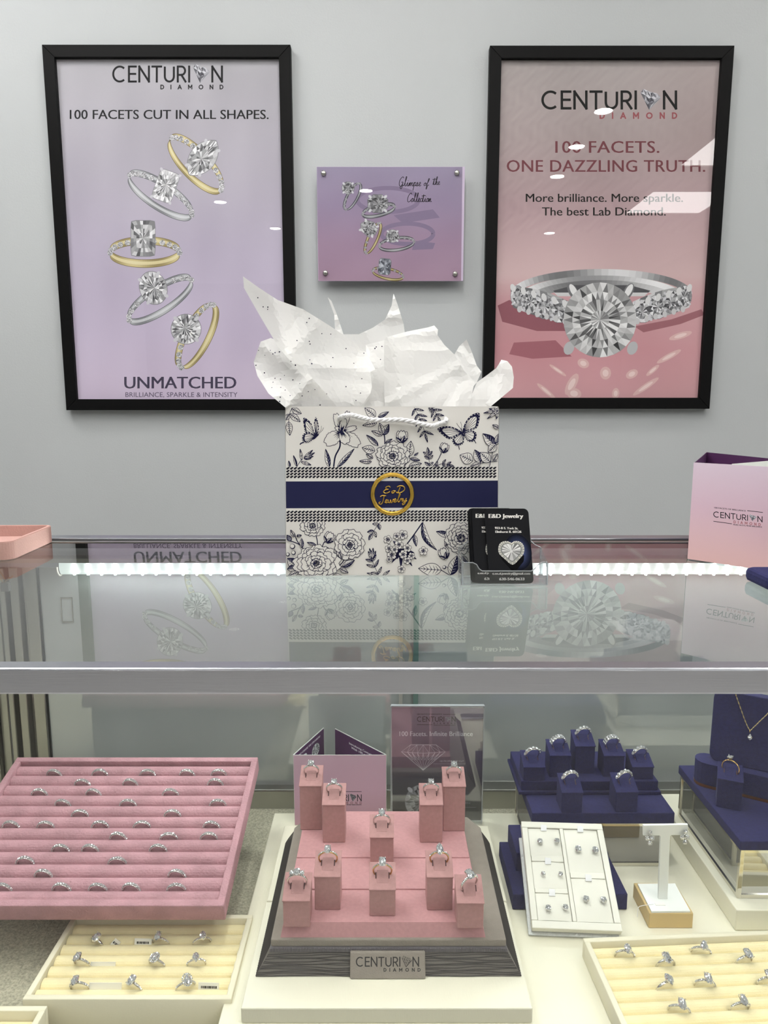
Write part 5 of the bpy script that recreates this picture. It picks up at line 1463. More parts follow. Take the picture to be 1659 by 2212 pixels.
# embossed wavy grain on the four slopes
gr = B(); rg = random.Random(5)
def slope_pt(side, t, h):
    ins = i_ * h; z = DZ + .0004 + (zb1 - DZ - .0004) * h
    if side == 0: return Vector((DX0 + ins + (DX1 - DX0 - 2 * ins) * t, DY0 + ins - .0002, z + .0002))
    if side == 1: return Vector((DX0 + ins - .0002, DY0 + ins + (DY1 - ch_ - DY0 - ins) * t, z + .0002))
    return Vector((DX1 - ins + .0002, DY0 + ins + (DY1 - ch_ - DY0 - ins) * t, z + .0002))
for side in (0, 1, 2):
    if side == 0:
        for k in range(12):
            h0 = .04 + k * .08; ph = rg.uniform(0, 6); fq = rg.uniform(3, 7)
            tube(gr, [slope_pt(side, t / 44, min(.985, max(.01, h0 + .035 * math.sin(fq * t / 44 * 3 + ph) + .012 * math.sin(t * .9 + ph)))) for t in range(45)], .00042, 4)
    else:
        for k in range(70):
            t0 = k / 70
            tube(gr, [slope_pt(side, min(1, t0 + .05 * h / 5), .02 + .95 * h / 5) for h in range(6)], .0003, 4)
M['grain'] = mat('grey_grain_ridge', (58, 54, 51), 0.7)
obj('embossed_grain', gr, M['grain'], DISP, world=True)['kind'] = 'stuff'
zl0 = .6800
obj('ribbed_trim', frustum(B(), cham(DX0 + i_ - .0005, DX1 - i_ + .0005, DY0 + i_ - .0005, DY1 - i_, ch_), zb1, cham(DX0 + i_ + .0005, DX1 - i_ - .0005, DY0 + i_ + .0005, DY1 - i_, ch_), zl0), M['trim'], DISP, world=True)
rb = B()
for k in range(150):
    x = DX0 + i_ + (DX1 - DX0 - 2 * i_) * (k + .5) / 150; box(rb, x - .00035, x + .00035, DY0 + i_ - .0012, DY0 + i_ + .001, zb1 + .0003, zl0 - .0003)
obj('trim_ribs', rb, M['trim'], DISP, world=True)
q0 = cham(DX0 + i_ + .001, DX1 - i_ - .001, DY0 + i_ + .001, DY1 - i_, ch_)
zl1 = .6875
lid = frustum(B(), q0, zl0, q0, zl1); bmesh.ops.bevel(lid, geom=list(lid.edges), offset=.0012, segments=2, affect='EDGES', profile=.5)
obj('suede_lid', lid, M['graysuede'], DISP, world=True)
# stepped pink pad
pz0 = zl1; px0, px1 = -.0965, .0945; py0 = G(828, 2025, zl1).y
pd = B()
frustum(pd, [(px0, py0), (px1, py0), (px1 - .003, .778), (px0 + .003, .778)], pz0, [(px0 + .003, py0 + .0042), (px1 - .003, py0 + .0042), (px1 - .0035, .776), (px0 + .0035, .776)], .7)
box(pd, px0 + .0035, px1 - .0035, .642, .776, .6995, .7012, bev=.0005); box(pd, px0 + .0038, px1 - .0038, .690, .776, .7008, .7024, bev=.0005)
obj('stepped_pad', pd, M['pinksuede'], DISP, world=True)
# name plate
npz0, npz1 = DZ + .0005, .678
sp = B(); xa, xb = V(756, 2100, DY0).x, V(919, 2100, DY0).x
ln = Vector((0, i_, zb1 - DZ)).normalized()
hexa(sp, [(xa, DY0 - .0035, DZ + .0006), (xb, DY0 - .0035, DZ + .0006), (xb, DY0 + .0, DZ + .0006), (xa, DY0 + .0, DZ + .0006), (xa, DY0 + i_ - .0035, npz1), (xb, DY0 + i_ - .0035, npz1), (xb, DY0 + i_, npz1), (xa, DY0 + i_, npz1)], .0008)
obj('name_plate', sp, M['graysuede'], DISP, world=True)
PL = Plane((0, DY0 - .0035, DZ + .0006), (1, 0, 0), (0, i_, npz1 - DZ - .0006)); PL.o = PL.o + PL.n * .0001
A = Art(PL, 1.5e-5); DG = (52, 50, 50)
logo(A, 769, 905, 2067, 2088, DG, 2, gemlines=(1.0, DG)); spaced(A, 'DIAMOND', 829, 908, 2091.5, 2098.5, DG, 2, t=.22)
A.build('embossed_logo', DISP)

# blocks and their rings
def pb_block(label, u0, u1, vtf, vb, vtb, z0, ringspec, rl, mirror=None):
    f = lambda q: 1500 + q / 2.592
    a = G(520 + u0 / 2.592, f(vb), z0); b = G(520 + u1 / 2.592, f(vb), z0); D = .0255
    ztf = V(a.x, f(vtf), a.y).z if False else (lambda r: CAMZ + r.z * a.y / r.y)(ray(520 + u0 / 2.592, f(vtf)))
    ztb = (lambda r: CAMZ + r.z * (a.y + D) / r.y)(ray(520 + u0 / 2.592, f(vtb)))
    p = ring_block(label, (a.x + b.x) / 2, a.y, z0, .0256, D, ztf - z0, ztb - z0, M['pinkblock'])
    sp_ = dict(ringspec); dr = sp_.pop('dr', (.28, 0, 0)); R = sp_.get('R', .0088)
    ring(rl, p + Vector((0, -.0012, .0046)), dr, **sp_)
SIL = dict(metal='silver'); GLD = dict(metal='gold')
pb_block('tall pink ring block at the rear left corner of the pink display', 330, 458, 512, 762, 395, .7024, dict(metal='silver', kind='round', R=.0082), 'white gold diamond ring on the tall block at the display rear left corner')
pb_block('pink ring block just in front of the tall rear left block', 457, 587, 618, 833, 495, .7024, dict(metal='silver', kind='cushion', sw=.0058, sh=.0058, R=.0083), 'white gold cushion diamond ring on the second left block from the back')
pb_block('tall pink ring block at the rear right corner of the pink display', 1130, 1258, 515, 768, 403, .7024, dict(metal='silver', kind='round', R=.0082), 'white gold diamond ring on the tall block at the display rear right corner')
pb_block('pink ring block just in front of the tall rear right block', 1000, 1132, 618, 833, 495, .7024, dict(metal='silver', kind='cushion', sw=.006, sh=.006, R=.0083), 'white gold cushion diamond ring on the second right block from the back')
pb_block('pink ring block in the middle of the display behind the front centre block', 720, 860, 800, 965, 670, .7012, dict(metal='silver', kind='oval', sw=.0064, sh=.0085, pave=False), 'white gold oval diamond ring on the rear centre pink block')
pb_block('pink ring block at the front centre of the display holding an emerald cut ring', 717, 870, 1093, 1245, 937, .70, dict(metal='gold', kind='rect', sw=.0062, sh=.0085), 'yellow gold rectangular diamond ring on the front centre pink block')
pb_block('pink ring block behind the front left corner block of the pink display', 412, 560, 1020, 1210, 870, .70, dict(metal='gold', kind='oval', sw=.006, sh=.0082), 'yellow gold oval diamond ring behind the front left corner block')
pb_block('pink ring block behind the front right corner block of the pink display', 1040, 1188, 1022, 1212, 870, .70, dict(metal='gold', kind='marq', sw=.0064, sh=.0112), 'yellow gold marquise diamond ring behind the front right corner block')
pb_block('low pink ring block at the front left corner of the pink display', 237, 388, 1155, 1307, 993, .70, dict(metal='silver', kind='oval', sw=.0058, sh=.0062, style='three', pave=False), 'white gold three stone ring on the front left corner pink block')
pb_block('low pink ring block at the front right corner of the pink display', 1207, 1362, 1168, 1315, 1005, .70, dict(metal='silver', kind='rect', sw=.0068, sh=.0085, dr=(.25, -.12, .5)), 'white gold square diamond ring turned sideways on the front right corner block')

# ================================================================== RING TRAYS
ORD = ['first', 'second', 'third', 'fourth', 'fifth', 'sixth', 'seventh', 'eighth', 'ninth', 'tenth', 'eleventh', 'twelfth']
def ring_tray(label, M4, w, d, h, wall, n, mt, mr, drop=.004, part0=0.0, name='ring_tray'):
    """local: x 0..w, y 0..d (front at 0), z 0..h; M4 places it"""
    loc, rq, _ = M4.decompose()
    t = thing(name, label, 'ring tray', loc, rq.to_euler())
    o = B(); e = .0008
    box(o, 0, w, 0, wall, 0, h, bev=e); box(o, 0, w, d - wall, d, 0, h, bev=e); box(o, 0, wall, wall * .9, d - wall * .9, 0, h - .0002, bev=e); box(o, w - wall, w, wall * .9, d - wall * .9, 0, h - .0002, bev=e)
    box(o, wall * .5, w - wall * .5, wall * .5, d - wall * .5, 0, .003)
    obj('tray_body', o, mt, t)
    p = (d - 2 * wall - part0) / n; slots = []
    for k in range(n):
        yc = wall + p * (k + .5)
        r = p * .5; b = B(); m = 10; rings_ = []
        for x in (wall + .0004, w - wall - .0004):
            rings_.append([b.verts.new((x, yc - r * math.cos(math.pi * q / m) * .985, h - drop - r * .95 + r * .95 * math.sin(math.pi * q / m))) for q in range(m + 1)] +
                          [b.verts.new((x, yc + r * .985, .003)), b.verts.new((x, yc - r * .985, .003))])
        N = m + 3
        for q in range(N): b.faces.new([rings_[0][q], rings_[1][q], rings_[1][(q + 1) % N], rings_[0][(q + 1) % N]])
        b.faces.new(rings_[0][::-1]); b.faces.new(rings_[1]); bmesh.ops.recalc_face_normals(b, faces=b.faces)
        obj('ring_roll', b, mr, t, smooth=False)
        for pl in t.children[-1].data.polygons: pl.use_smooth = len(pl.vertices) == 4
        if k: slots.append(wall + p * k)
    return t, M4, slots, h - drop
def on_tray(M4, u, v, zl, yl=None):
    """tray-local x under a photo position in the row y=yl"""
    inv = M4.inverted(); e = inv @ EYE; r = (inv.to_3x3() @ ray(u, v))
    t = (yl - e.y) / r.y
    return e.x + r.x * t, e.z + r.z * t
# --- big pink tray at the left, tilted towards the viewer
x_r, y_f, z_f = V(483, 1957, .632).x, .632, V(483, 1957, .632).z
tiltp = R_(14.1); Wt, Dt, Ht = .302, .2075, .020
Mt = Matrix.Translation((x_r - Wt, y_f, z_f)) @ Matrix.Rotation(tiltp, 4, 'X') @ Matrix.Translation((0, 0, -Ht))
PT, PM, PS, PTOP = ring_tray('big tilted pink velvet ring tray with twelve rolls full of diamond bands', Mt, Wt, Dt, Ht, .0075, 12, M['pinkvel'], M['pinkvel'], .0035)
rows = [[335, 615, 912, 1157, 1350], [508, 805, 1330], [243, 578, 1053], [388, 790, 1345], [493, 1065], [67, 282, 618, 877, 1308], [730, 1042, 1290], [373, 558, 977], [155, 725], [270, 1095], [20, 382, 607, 813, 1090]]
vrow = [212, 270, 335, 398, 465, 540, 608, 683, 763, 848, 935]
rg = random.Random(2)
for ri, xs in enumerate(rows):
    yl = PS[len(PS) - 1 - ri]
    for k, x in enumerate(xs):
        lx, lz = on_tray(PM, x / 2.8603, 1600 + vrow[ri] / 2.8603, PTOP, yl)
        p = PM @ Vector((lx, yl, PTOP - .0048))
        kind = 'wide' if (ri, k) in ((0, 4),) else 'eternity'
        where = f'{ORD[k]} from left' if len(xs) > 1 else 'only one'
        rowname = 'rear row' if ri == 0 else ('front row' if ri == 10 else f'{ORD[ri]} row from back')
        ring(f'diamond band in the big pink tray, {where} in the {rowname}', p, (tiltp * .6 + rg.uniform(-.06, .06), rg.uniform(-.06, .06), rg.uniform(-.12, .12)), style='eternity', R=.0083, group='diamond bands in the pink tray')
# wedge under it
bxl, bxr = x_r - Wt + .012, x_r - .03
yb2, zb4 = (PM @ Vector((0, Dt - .006, 0))).y, (PM @ Vector((0, Dt - .006, 0))).z
yb1 = .700; zb3 = zb4 - (yb2 - yb1) * math.tan(tiltp)
wg = B(); prism(wg, [(yb1, .6203), (yb2, .6203), (yb2, zb4 - .0006), (yb1, zb3 - .0006)], lambda a, b, k: (bxl if k == 0 else bxr, a, b))
rebase(tag(obj('display_wedge', wg, M['greyrib']), 'grey ribbed wedge propping up the big pink ring tray', 'display stand'))
# --- cream tray below it
Wc, Dc, Hc = .188, .107, .0295
Mc = Matrix.Translation((-.3252, .5641, .6203))
CT, CM, CS, CTOP = ring_tray('cream velvet ring tray of nine solitaires below the big pink tray', Mc, Wc, Dc, Hc, .0055, 7, M['creamtray'], M['creamvel'], .004)
def cream_ring(CM, CTOP, yl, x, y, sc, u0, v0, label, lean=0.0, yaw=0.0, group=None, **k):
    lx, lz = on_tray(CM, u0 + x / sc, v0 + y / sc, CTOP, yl)
    p = CM @ Vector((lx, yl, CTOP - .0022)); ring(label, p, (.32, lean, yaw), group=group, **k)
g1 = 'solitaire rings in the left cream tray'
LB = [('rear', 4 + 0, 1265, [(605, .3, 'oval', 'with plain band leaning right'), (998, -.1, 'pear', 'with a pear shaped stone'), (1248, .1, 'marq', 'with a slim upright marquise stone')]),
      ('middle', 2, 1410, [(515, -.25, 'oval', 'leaning left beside a tag'), (975, 0, 'round', 'with a round halo'), (1215, 0, 'marq', 'nearest the right wall')]),
      ('front', 0, 1560, [(497, -.2, 'oval', 'at the left end'), (837, 0, 'cushion', 'in the middle'), (1145, .15, 'pear', 'with a wide halo beside a tag')])]
slotidx = {'rear': 4, 'middle': 2, 'front': 0}
for row, _, yy, items in LB:
    yl = CS[slotidx[row]]
    for (x, ln_, kd, ds) in items:
        cream_ring(CM, CTOP, yl, x, yy, 2.8603, 0, 1600, f'diamond ring {ds}, {row} row of the left cream tray', ln_, rg.uniform(-.5, .5), g1, kind=kd, sw=.0062, sh=.0082 if kd != 'round' else .0062, R=.0086, pave=(x not in (605,)), style='halo' if 'halo' in ds else 'solitaire')
def price_tag(label, p, w, h, rot, marks=True):
    t = thing('price_tag', label, 'price tag', p, rot, 'price tags in the trays')
    obj('tag_card', bx(-w / 2, w / 2, -.0002, .0002, 0, h), M['tag'], t)
    if marks:
        b = B(); r = random.Random(int(p[0] * 1e4)); x = -w * .36
        while x < w * .36:
            ww = r.uniform(.0004, .0012); box(b, x, x + ww, -.0005, -.0002, h * .35, h * .62); x += ww + r.uniform(.0003, .0008)
        obj('barcode', b, M['dark'], t)
for (x, y, row, w, rz, l) in ((700, 1265, 'rear', .007, .75, 'white price tag turned on its corner beside the leftmost rear solitaire'), (885, 1265, 'rear', .017, .1, 'white barcode tag lying left of the pear shaped rear ring'),
                              (640, 1408, 'middle', .024, 0, 'long blank price tag slipped into the middle row of the left cream tray'), (655, 1560, 'front', .03, 0, 'long blank price tag slipped into the front row of the left cream tray'), (1290, 1560, 'front', .019, .1, 'barcode tag right of the wide halo ring in the front row')):
    yl = CS[slotidx[row]]; lx, lz = on_tray(CM, x / 2.8603, 1600 + y / 2.8603, CTOP, yl)
    price_tag(l, CM @ Vector((lx, yl - .0012, CTOP - .0045)), w, .0075 if row != 'middle' else .0055, (-.25, rz * .3 if rz < .5 else rz, 0), marks=(x not in (640, 655)))
# --- tray at the bottom left corner
cr = Vector((G(103, 2172, .652).x, G(103, 2172, .652).y, .6203)); Wk, Dk = .19, .05
Mk = Matrix.Translation((cr.x - Wk, cr.y - Dk, .6203))
ring_tray('cream velvet ring tray cut off at the bottom left corner of the photo', Mk, Wk, Dk, .0317, .0055, 3, M['creamtray'], M['creamvel'], .007)
# --- cream tray at the right front
zr = .6655; k0, k1 = G(1259, 2026, zr), G(1659, 2009, zr); yaw_ = math.atan2(k1.y - k0.y, k1.x - k0.x)
Wr, Dr, Hr = .245, .112, .020
Mr = Matrix.Translation((k0.x, k0.y, zr - Hr)) @ Matrix.Rotation(yaw_, 4, 'Z') @ Matrix.Translation((0, -Dr, 0))
RT, RM, RS, RTOP = ring_tray('cream velvet ring tray at the right front corner of the case', Mr, Wr, Dr, Hr, .0055, 8, M['creamtray'], M['creamvel'], .004)
g2 = 'solitaire rings in the right cream tray'
spec = [(6, 800, 1590, .15, 'marq', 'leftmost in the rear row', True), (6, 1255, 1575, .15, 'pear', 'second from left in the rear row', True), (5, 1045, 1650, -.1, 'cushion', 'left one in the second row', False), (5, 1510, 1640, .1, 'oval', 'right one in the second row', True),
        (3, 1035, 1810, .1, 'marq', 'leftmost in the middle row', False), (3, 1275, 1800, .15, 'oval', 'second in the middle row', True), (3, 1645, 1790, 0, 'oval', 'cut by the photo edge in the middle row', True),
        (1, 1120, 1975, .15, 'oval', 'left one in the front row', True), (1, 1480, 1965, .1, 'pear', 'right one in the front row', True)]
for (si, x, y, ln_, kd, ds, pv) in spec:
    cream_ring(RM, RTOP, RS[si], x, y, 2.7696, 1060, 1490, f'diamond ring {ds} of the right cream tray', ln_, rg.uniform(-.2, .6), g2, kind=kd, sw=.0066, sh=.0088, R=.0088, pave=pv)

# ================================================================== NAVY STANDS
def frame_table(label, x0, x1, y0, y1, z0, z1, zt, over, mirror='mirror', name='display_riser'):
    t = thing(name, label, 'display riser', ((x0 + x1) / 2, (y0 + y1) / 2, z0))
    r = .0042; c = B()
    for x in (x0, x1 - r):
        for y in (y0, y1 - r): box(c, x, x + r, y, y + r, z0, z1, bev=.0004)
    for z in (z0 + .0001, z1 - r):
        for y in (y0 + .0002, y1 - r - .0002): box(c, x0 + r, x1 - r, y, y + r - .0002, z, z + r - .0002)
        for x in (x0 + .0002, x1 - r - .0002): box(c, x, x + r - .0002, y0 + r, y1 - r, z, z + r - .0002)
    obj('chrome_frame', c, M['chrome'], t, world=True)
    if mirror:
        for nm, a in (('mirror_panel', (x0 + r, x1 - r, y0 + .0015, y0 + .0025, z0 + r, z1 - r)), ('mirror_panel', (x0 + .0015, x0 + .0025, y0 + r, y1 - r, z0 + r, z1 - r)), ('mirror_panel', (x1 - .0025, x1 - .0015, y0 + r, y1 - r, z0 + r, z1 - r)), ('mirror_panel', (x0 + r, x1 - r, y1 - .0025, y1 - .0015, z0 + r, z1 - r))):
            obj(nm, bx(*a), M[mirror], t, world=True)
    obj('velvet_top', bx(x0 - over, x1 + over, y0 - over, y1 + over, z1, zt, bev=.001), M['navy'], t, world=True)
    return t
def navy_tray(label, x0, x1, y0, y1, z0, z1):
    t = thing('stepped_tray', label, 'display tray', ((x0 + x1) / 2, (y0 + y1) / 2, z0))
    h = z1 - z0
    obj('foot_plate', bx(x0 - .003, x1 + .003, y0 - .003, y1 + .003, z0 + .0002, z0 + h * .25, bev=.0006), M['navy'], t, world=True)
    obj('riser_block', bx(x0, x1, y0, y1, z0 + h * .25, z1, bev=.0008), M['navy'], t, world=True)
    return t
frame_table('chrome framed mirror riser with navy velvet top carrying seven ring blocks', .1725, .3325, .756, .868, .6453, .7000, .7138, .002, 'mirrordark')
# upper stepped tray
C4 = lambda x, y: (1080 + x / 4.366, 1550 + y / 4.366)
pf = G(*C4(190, 715), .714); pr2 = G(*C4(1505, 705), .714); 
navy_tray('navy stepped tray at the back of the smaller riser holding five blocks', .1650, .3300, .7945, .869, .7140, .7300)
def nblock(label, px, z0, W=.026, D=.0255, yaw=0.0, rl=None, spec=None):
    """px: front bottom left, front bottom right, front top left, back top left (crop points)"""
    fbl, fbr, ftl, btl = [C4(*p) for p in px]
    a, b = G(*fbl, z0), G(*fbr, z0); y = (a.y + b.y) / 2
    hf = (lambda r: CAMZ + r.z * y / r.y)(ray(*ftl)) - z0; hb = (lambda r: CAMZ + r.z * (y + D) / r.y)(ray(*btl)) - z0
    p = ring_block(label, (a.x + b.x) / 2, y, z0, b.x - a.x, D, hf, hb, M['navy'], yaw)
    if rl: ring(rl, p + Vector((-.0003, -.001, .0050)), (.22, 0, .22), **spec)
ET = dict(style='chunky', R=.0086); WD = dict(style='wide', R=.0086)
nblock('navy ring block at the left end of the upper stepped tray', ((218, 600), (425, 600), (215, 468), (180, 305)), .73, rl='diamond band on the leftmost navy block of the upper tray', spec=ET)
nblock('navy ring block second from left on the upper stepped tray', ((462, 566), (665, 566), (462, 358), (412, 200)), .73, rl='wide pave band on the second navy block from left', spec=WD)
nblock('tallest navy ring block in the middle of the upper stepped tray', ((700, 532), (893, 532), (695, 270), (652, 112)), .73, rl='five stone band on the tallest middle navy block', spec=ET)
nblock('navy ring block second from right on the upper stepped tray', ((970, 562), (1172, 562), (970, 360), (912, 200)), .73, rl='wide pave band on the navy block right of the tallest', spec=WD)
nblock('navy ring block at the right end of the upper stepped tray', ((1240, 587), (1450, 587), (1245, 465), (1180, 295)), .73, rl='diamond band on the rightmost navy block of the upper tray', spec=ET)
nblock('navy ring block at the left front on the riser top', ((575, 900), (780, 900), (572, 708), (520, 520)), .714, rl='diamond band on the left front navy block', spec=ET)
nblock('navy ring block at the right front on the riser top', ((1085, 893), (1300, 893), (1085, 703), (1030, 515)), .714, rl='diamond band on the right front navy block', spec=ET)
# stepped tray behind the stud box
NB = thing('stepped_tray', 'navy two step stand propping the pearl white stud earring box', 'display stand', (.198, .72, .6453))
obj('lower_step', bx(.137, .259, .6835, .775, .6455, .6640, bev=.001), M['navy'], NB, world=True)
obj('upper_step', bx(.147, .249, .7205, .775, .6640, .6860, bev=.001), M['navy'], NB, world=True)

# big riser at the right
bp0 = G(1602, 1817.5, .735); bp1 = G(1464.6, 1652.6, .735)
XL2 = (bp0.x + bp1.x) / 2
BRI = frame_table('large mirror riser with navy velvet top at the right edge of the photo', XL2 + .002, XL2 + .20, bp0.y + .002, min(.872, bp1.y - .002), .6688, .7245, .735, .002)
# block with gold ring
C6 = lambda x, y: (1430 + x / 4.336, 1490 + y / 4.336)
fa, fb = G(*C6(500, 1095), .735), G(*C6(745, 1145), .735); yw = math.atan2(fb.y - fa.y, fb.x - fa.x); Wn = (fb - fa).length
hf = (lambda r: CAMZ + r.z * fa.y / r.y)(ray(*C6(520, 825))) - .735; hb = (lambda r: CAMZ + r.z * (fa.y + .0255) / r.y)(ray(*C6(532, 657))) - .735
mid = (fa + fb) / 2
p = ring_block('navy ring block with a plain gold solitaire beside the necklace stand', mid.x, mid.y, .735, Wn, .0255, hf, hb, M['navy'], yw)
ring('plain rose gold bezel solitaire ring on the navy block beside the necklace', p + Vector((0, 0, .0035)), (0, -.1, yw - .35), metal='gold', kind='round', sw=.0052, sh=.0052, R=.0090, pave=False)
# necklace stand
n0 = G(1527, 1640, .765); n1 = G(1659, 1670, .765); nd = (n1 - n0); nd.z = 0; nd.normalize(); nn_ = Vector((-nd.y, nd.x, 0)); LN = .125; hzt = (lambda r: CAMZ + r.z * n0.y / r.y)(ray(1538, 1493)) - .735
NS = thing('necklace_stand', 'tall navy velvet necklace panel on a rounded base with copper edge', 'necklace stand', (n0 + nd * LN / 2) * 1.0 - Vector((0, 0, .03)))
def nst(a, b, z): return Vector((n0.x, n0.y, 0)) + nd * a + nn_ * b + Vector((0, 0, z))
basep = []
for k in range(9): a = R_(90 + 180 * k / 8); basep.append((.001 + .0 + .014 * math.cos(a) , .002 + .014 * math.sin(a)))
basep += [(LN, -.012), (LN, .016)]
zb5 = .735
bm = B(); frustum(bm, [tuple(nst(p[0], p[1], 0))[:2] for p in basep], zb5 + .0004, [tuple(nst(p[0], p[1], 0))[:2] for p in basep], zb5 + .004); obj('copper_edge', bm, M['copper'], NS, world=True)
bm = B(); frustum(bm, [tuple(nst(p[0], p[1], 0))[:2] for p in basep], zb5 + .004, [tuple(nst(p[0], p[1], 0))[:2] for p in basep], .765); obj('base', bm, M['navy'], NS, world=True)
hz = hzt + .735
pnl = rrect(.002, LN, .765, hz, .010, 5); pnl = [(a, max(b, .7655)) for a, b in pnl]
bm = B(); prism(bm, pnl, lambda a, b, k: nst(a, .0 + .012 * k + (b - .765) * .10, b), bev=.001); obj('panel', bm, M['navy'], NS, world=True)
bm = B(); prism(bm, [(.004, .835), (LN, .80), (LN, .8016), (.004, .8366)], lambda a, b, k: nst(a, -.0005 + .0008 * k + (b - .765) * .10, b)); 
PLn = Plane(nst(0, -.0016, .765), nd, (nn_ * .10 + Vector((0, 0, 1))))
bm.free()
NK = thing('pendant_necklace', 'fine gold chain necklace with pear shaped diamond pendant on the navy panel', 'necklace', nst(.05, -.001, .80))
ck = B()
def npx(u, v): a = PLn.px(u, v); return PLn.p3(a[0], a[1], .0004)
cpts = [npx(1587, 1494), npx(1590, 1502), npx(1600, 1530), npx(1611, 1560), npx(1620, 1577), npx(1628, 1571), npx(1643, 1556), npx(1662, 1538), npx(1675, 1525)]
C_ = catmull([tuple(q) for q in cpts], 8); N = len(C_)
for ph in (0, math.pi):
    tube(ck, [C_[i] + (PLn.ex * math.cos(ph + i * 1.2) + PLn.n * math.sin(ph + i * 1.2)) * .00045 for i in range(N)], .00045, 5)
obj('chain', ck, M['palegold'], NK, world=True, smooth=True)
pp_ = npx(1620, 1591)
T = Matrix.Translation(pp_ + PLn.n * .0014) @ Matrix((PLn.ex, PLn.ey, PLn.n)).transposed().to_4x4()
obj('pendant_stone', stone_bm('pear', .0052, .0076, .004, 14, B(), T), M['diamond'], NK, world=True)
bl2 = B(); tube(bl2, [npx(1620, 1576) + PLn.n * .0006, npx(1620, 1582) + PLn.n * .0012], .0006, 6)
for (u, v) in ((1615.5, 1592), (1624.5, 1592), (1620, 1597)): bmesh.ops.create_icosphere(bl2, subdivisions=1, radius=.0006, matrix=Matrix.Translation(npx(u, v) + PLn.n * .0018))
obj('bail_setting', bl2, M['gold'], NK, world=True, smooth=True)

# ================================================================== STUD EARRING BOX
C5 = lambda x, y: (1080 + x / 3.7705, 1750 + y / 3.7705)
zk = .7135
LEN = .111; an = R_(30.4)
SB = thing('earring_box', 'pearl white stud earring box leaning back on the navy stand', 'earring box', (.1940, .6403, .6572), (an, 0, R_(-3.2)))
# local: x width, y up the slope, z out of the face
wx = .0448; tk = .0095
fb_ = B()
box(fb_, -wx, wx, 0, LEN, -tk, -.0035, bev=.0015)
for a in ((-wx, wx, 0, .0075), (-wx, wx, LEN - .007, LEN), (-wx, -wx + .0065, .0076, LEN - .0071), (wx - .0065, wx, .0076, LEN - .0071), (-.0032, .0008, .0076, LEN - .0071)): box(fb_, a[0], a[1], a[2], a[3], -.0034, .0, bev=.0007)
obj('box_body', fb_, M['pearl'], SB)
obj('silver_lid', bx(-wx - .003, wx - .002, -.003, LEN - .014, -tk - .0036, -tk - .0003, bev=.0005), M['silvtex'], SB)
cells = [(-.0378, -.0038, .0740, .1036), (-.0378, -.0038, .0397, .0670), (-.0378, -.0038, .0082, .0345), (.0014, .0376, .0572, .1036), (.0014, .0376, .0082, .0508)]
def pad_bm(x0, x1, y0, y1):
    b = B(); n = 10; g = [[b.verts.new((x0 + (x1 - x0) * i / n, y0 + (y1 - y0) * j / n, -.0030 + .0028 * (math.sin(math.pi * (.06 + .88 * i / n)) * math.sin(math.pi * (.06 + .88 * j / n))) ** .35)) for i in range(n + 1)] for j in range(n + 1)]
    for j in range(n):
        for i in range(n): b.faces.new([g[j][i], g[j][i + 1], g[j + 1][i + 1], g[j + 1][i]])
    return b
for c in cells:
    pdo = obj('pad', pad_bm(*c), M['pearl'], SB, smooth=True)
    xm = (c[0] + c[1]) / 2; b = B(); hexa(b, [(xm - .0032, c[3] - .003, -.0005), (xm + .0032, c[3] - .003, -.0005), (xm + .0036, c[3] + .003, .0006), (xm - .0026, c[3] + .0036, .0006), (xm - .0032, c[3] - .003, .0001), (xm + .0032, c[3] - .003, .0001), (xm + .0036, c[3] + .003, .0012), (xm - .0026, c[3] + .0036, .0012)])
    obj('ribbon_tab', b, M['rope'], pdo)
for (y0, y1, x0, x1) in ((.0672, .0738, -.0378, -.0038), (.0347, .0395, -.0378, -.0038), (.0510, .0570, .0014, .0376)):
    obj('divider', bx(x0, x1, y0, y1, -.0034, -.0008, bev=.0005), M['pearl'], SB)
SBM = Matrix.LocRotScale(SB.location, SB.rotation_euler, None); SBI = SBM.inverted()
def on_box(x, y):
    u, v = C5(x, y); e = SBI @ EYE; r = SBI.to_3x3() @ ray(u, v); t = (.0014 - e.z) / r.z; return SBM @ (e + r * t)
STM = {}
def stud(label, p, s_):
    t = thing('stud_earring', label, 'earring', p, (an, 0, rnd.uniform(-.3, .3)), 'diamond studs in the pearl white box')
    if s_ not in STM:
        a = mesh_of('stud_stone', stone_bm('round', s_, s_, s_ * .6, 16), M['diamond']); b = B()
        for k in range(4):
            q = R_(45 + 90 * k); tube(b, [(math.cos(q) * s_ * .15, math.sin(q) * s_ * .15, -s_ * .45), (math.cos(q) * s_ * .5, math.sin(q) * s_ * .5, .0004)], .0003, 5); bmesh.ops.create_icosphere(b, subdivisions=1, radius=.00045, matrix=Matrix.Translation((math.cos(q) * s_ * .48, math.sin(q) * s_ * .48, .0005)))
        tube(b, [(0, 0, -s_ * .4), (0, 0, -s_ * .9)], .0005, 5)
        STM[s_] = (a, mesh_of('prong_basket', b, M['silver'], True))
    inst('stone', STM[s_][0], t); inst('prong_basket', STM[s_][1], t)
nl = SBM.to_3x3() @ Vector((0, 0, 1))
for (x, y, s_, l) in ((325, 258, .0062, 'left diamond stud in the upper left pad of the pearl box'), (465, 255, .0060, 'right diamond stud in the upper left pad of the pearl box'), (352, 522, .0046, 'left small diamond stud in the middle left pad of the pearl box'), (493, 524, .0046, 'right small diamond stud in the middle left pad of the pearl box'),
                      (393, 800, .0060, 'left diamond stud in the lower left pad of the pearl box'), (533, 795, .0060, 'right diamond stud in the lower left pad of the pearl box'), (635, 320, .0072, 'left large diamond stud in the upper right pad of the pearl box'), (775, 328, .0072, 'right large diamond stud in the upper right pad of the pearl box'),
                      (700, 727, .0066, 'left diamond stud in the lower right pad of the pearl box'), (842, 735, .0066, 'right diamond stud in the lower right pad of the pearl box')):
    stud(l, on_box(x, y) + nl * .002, s_)

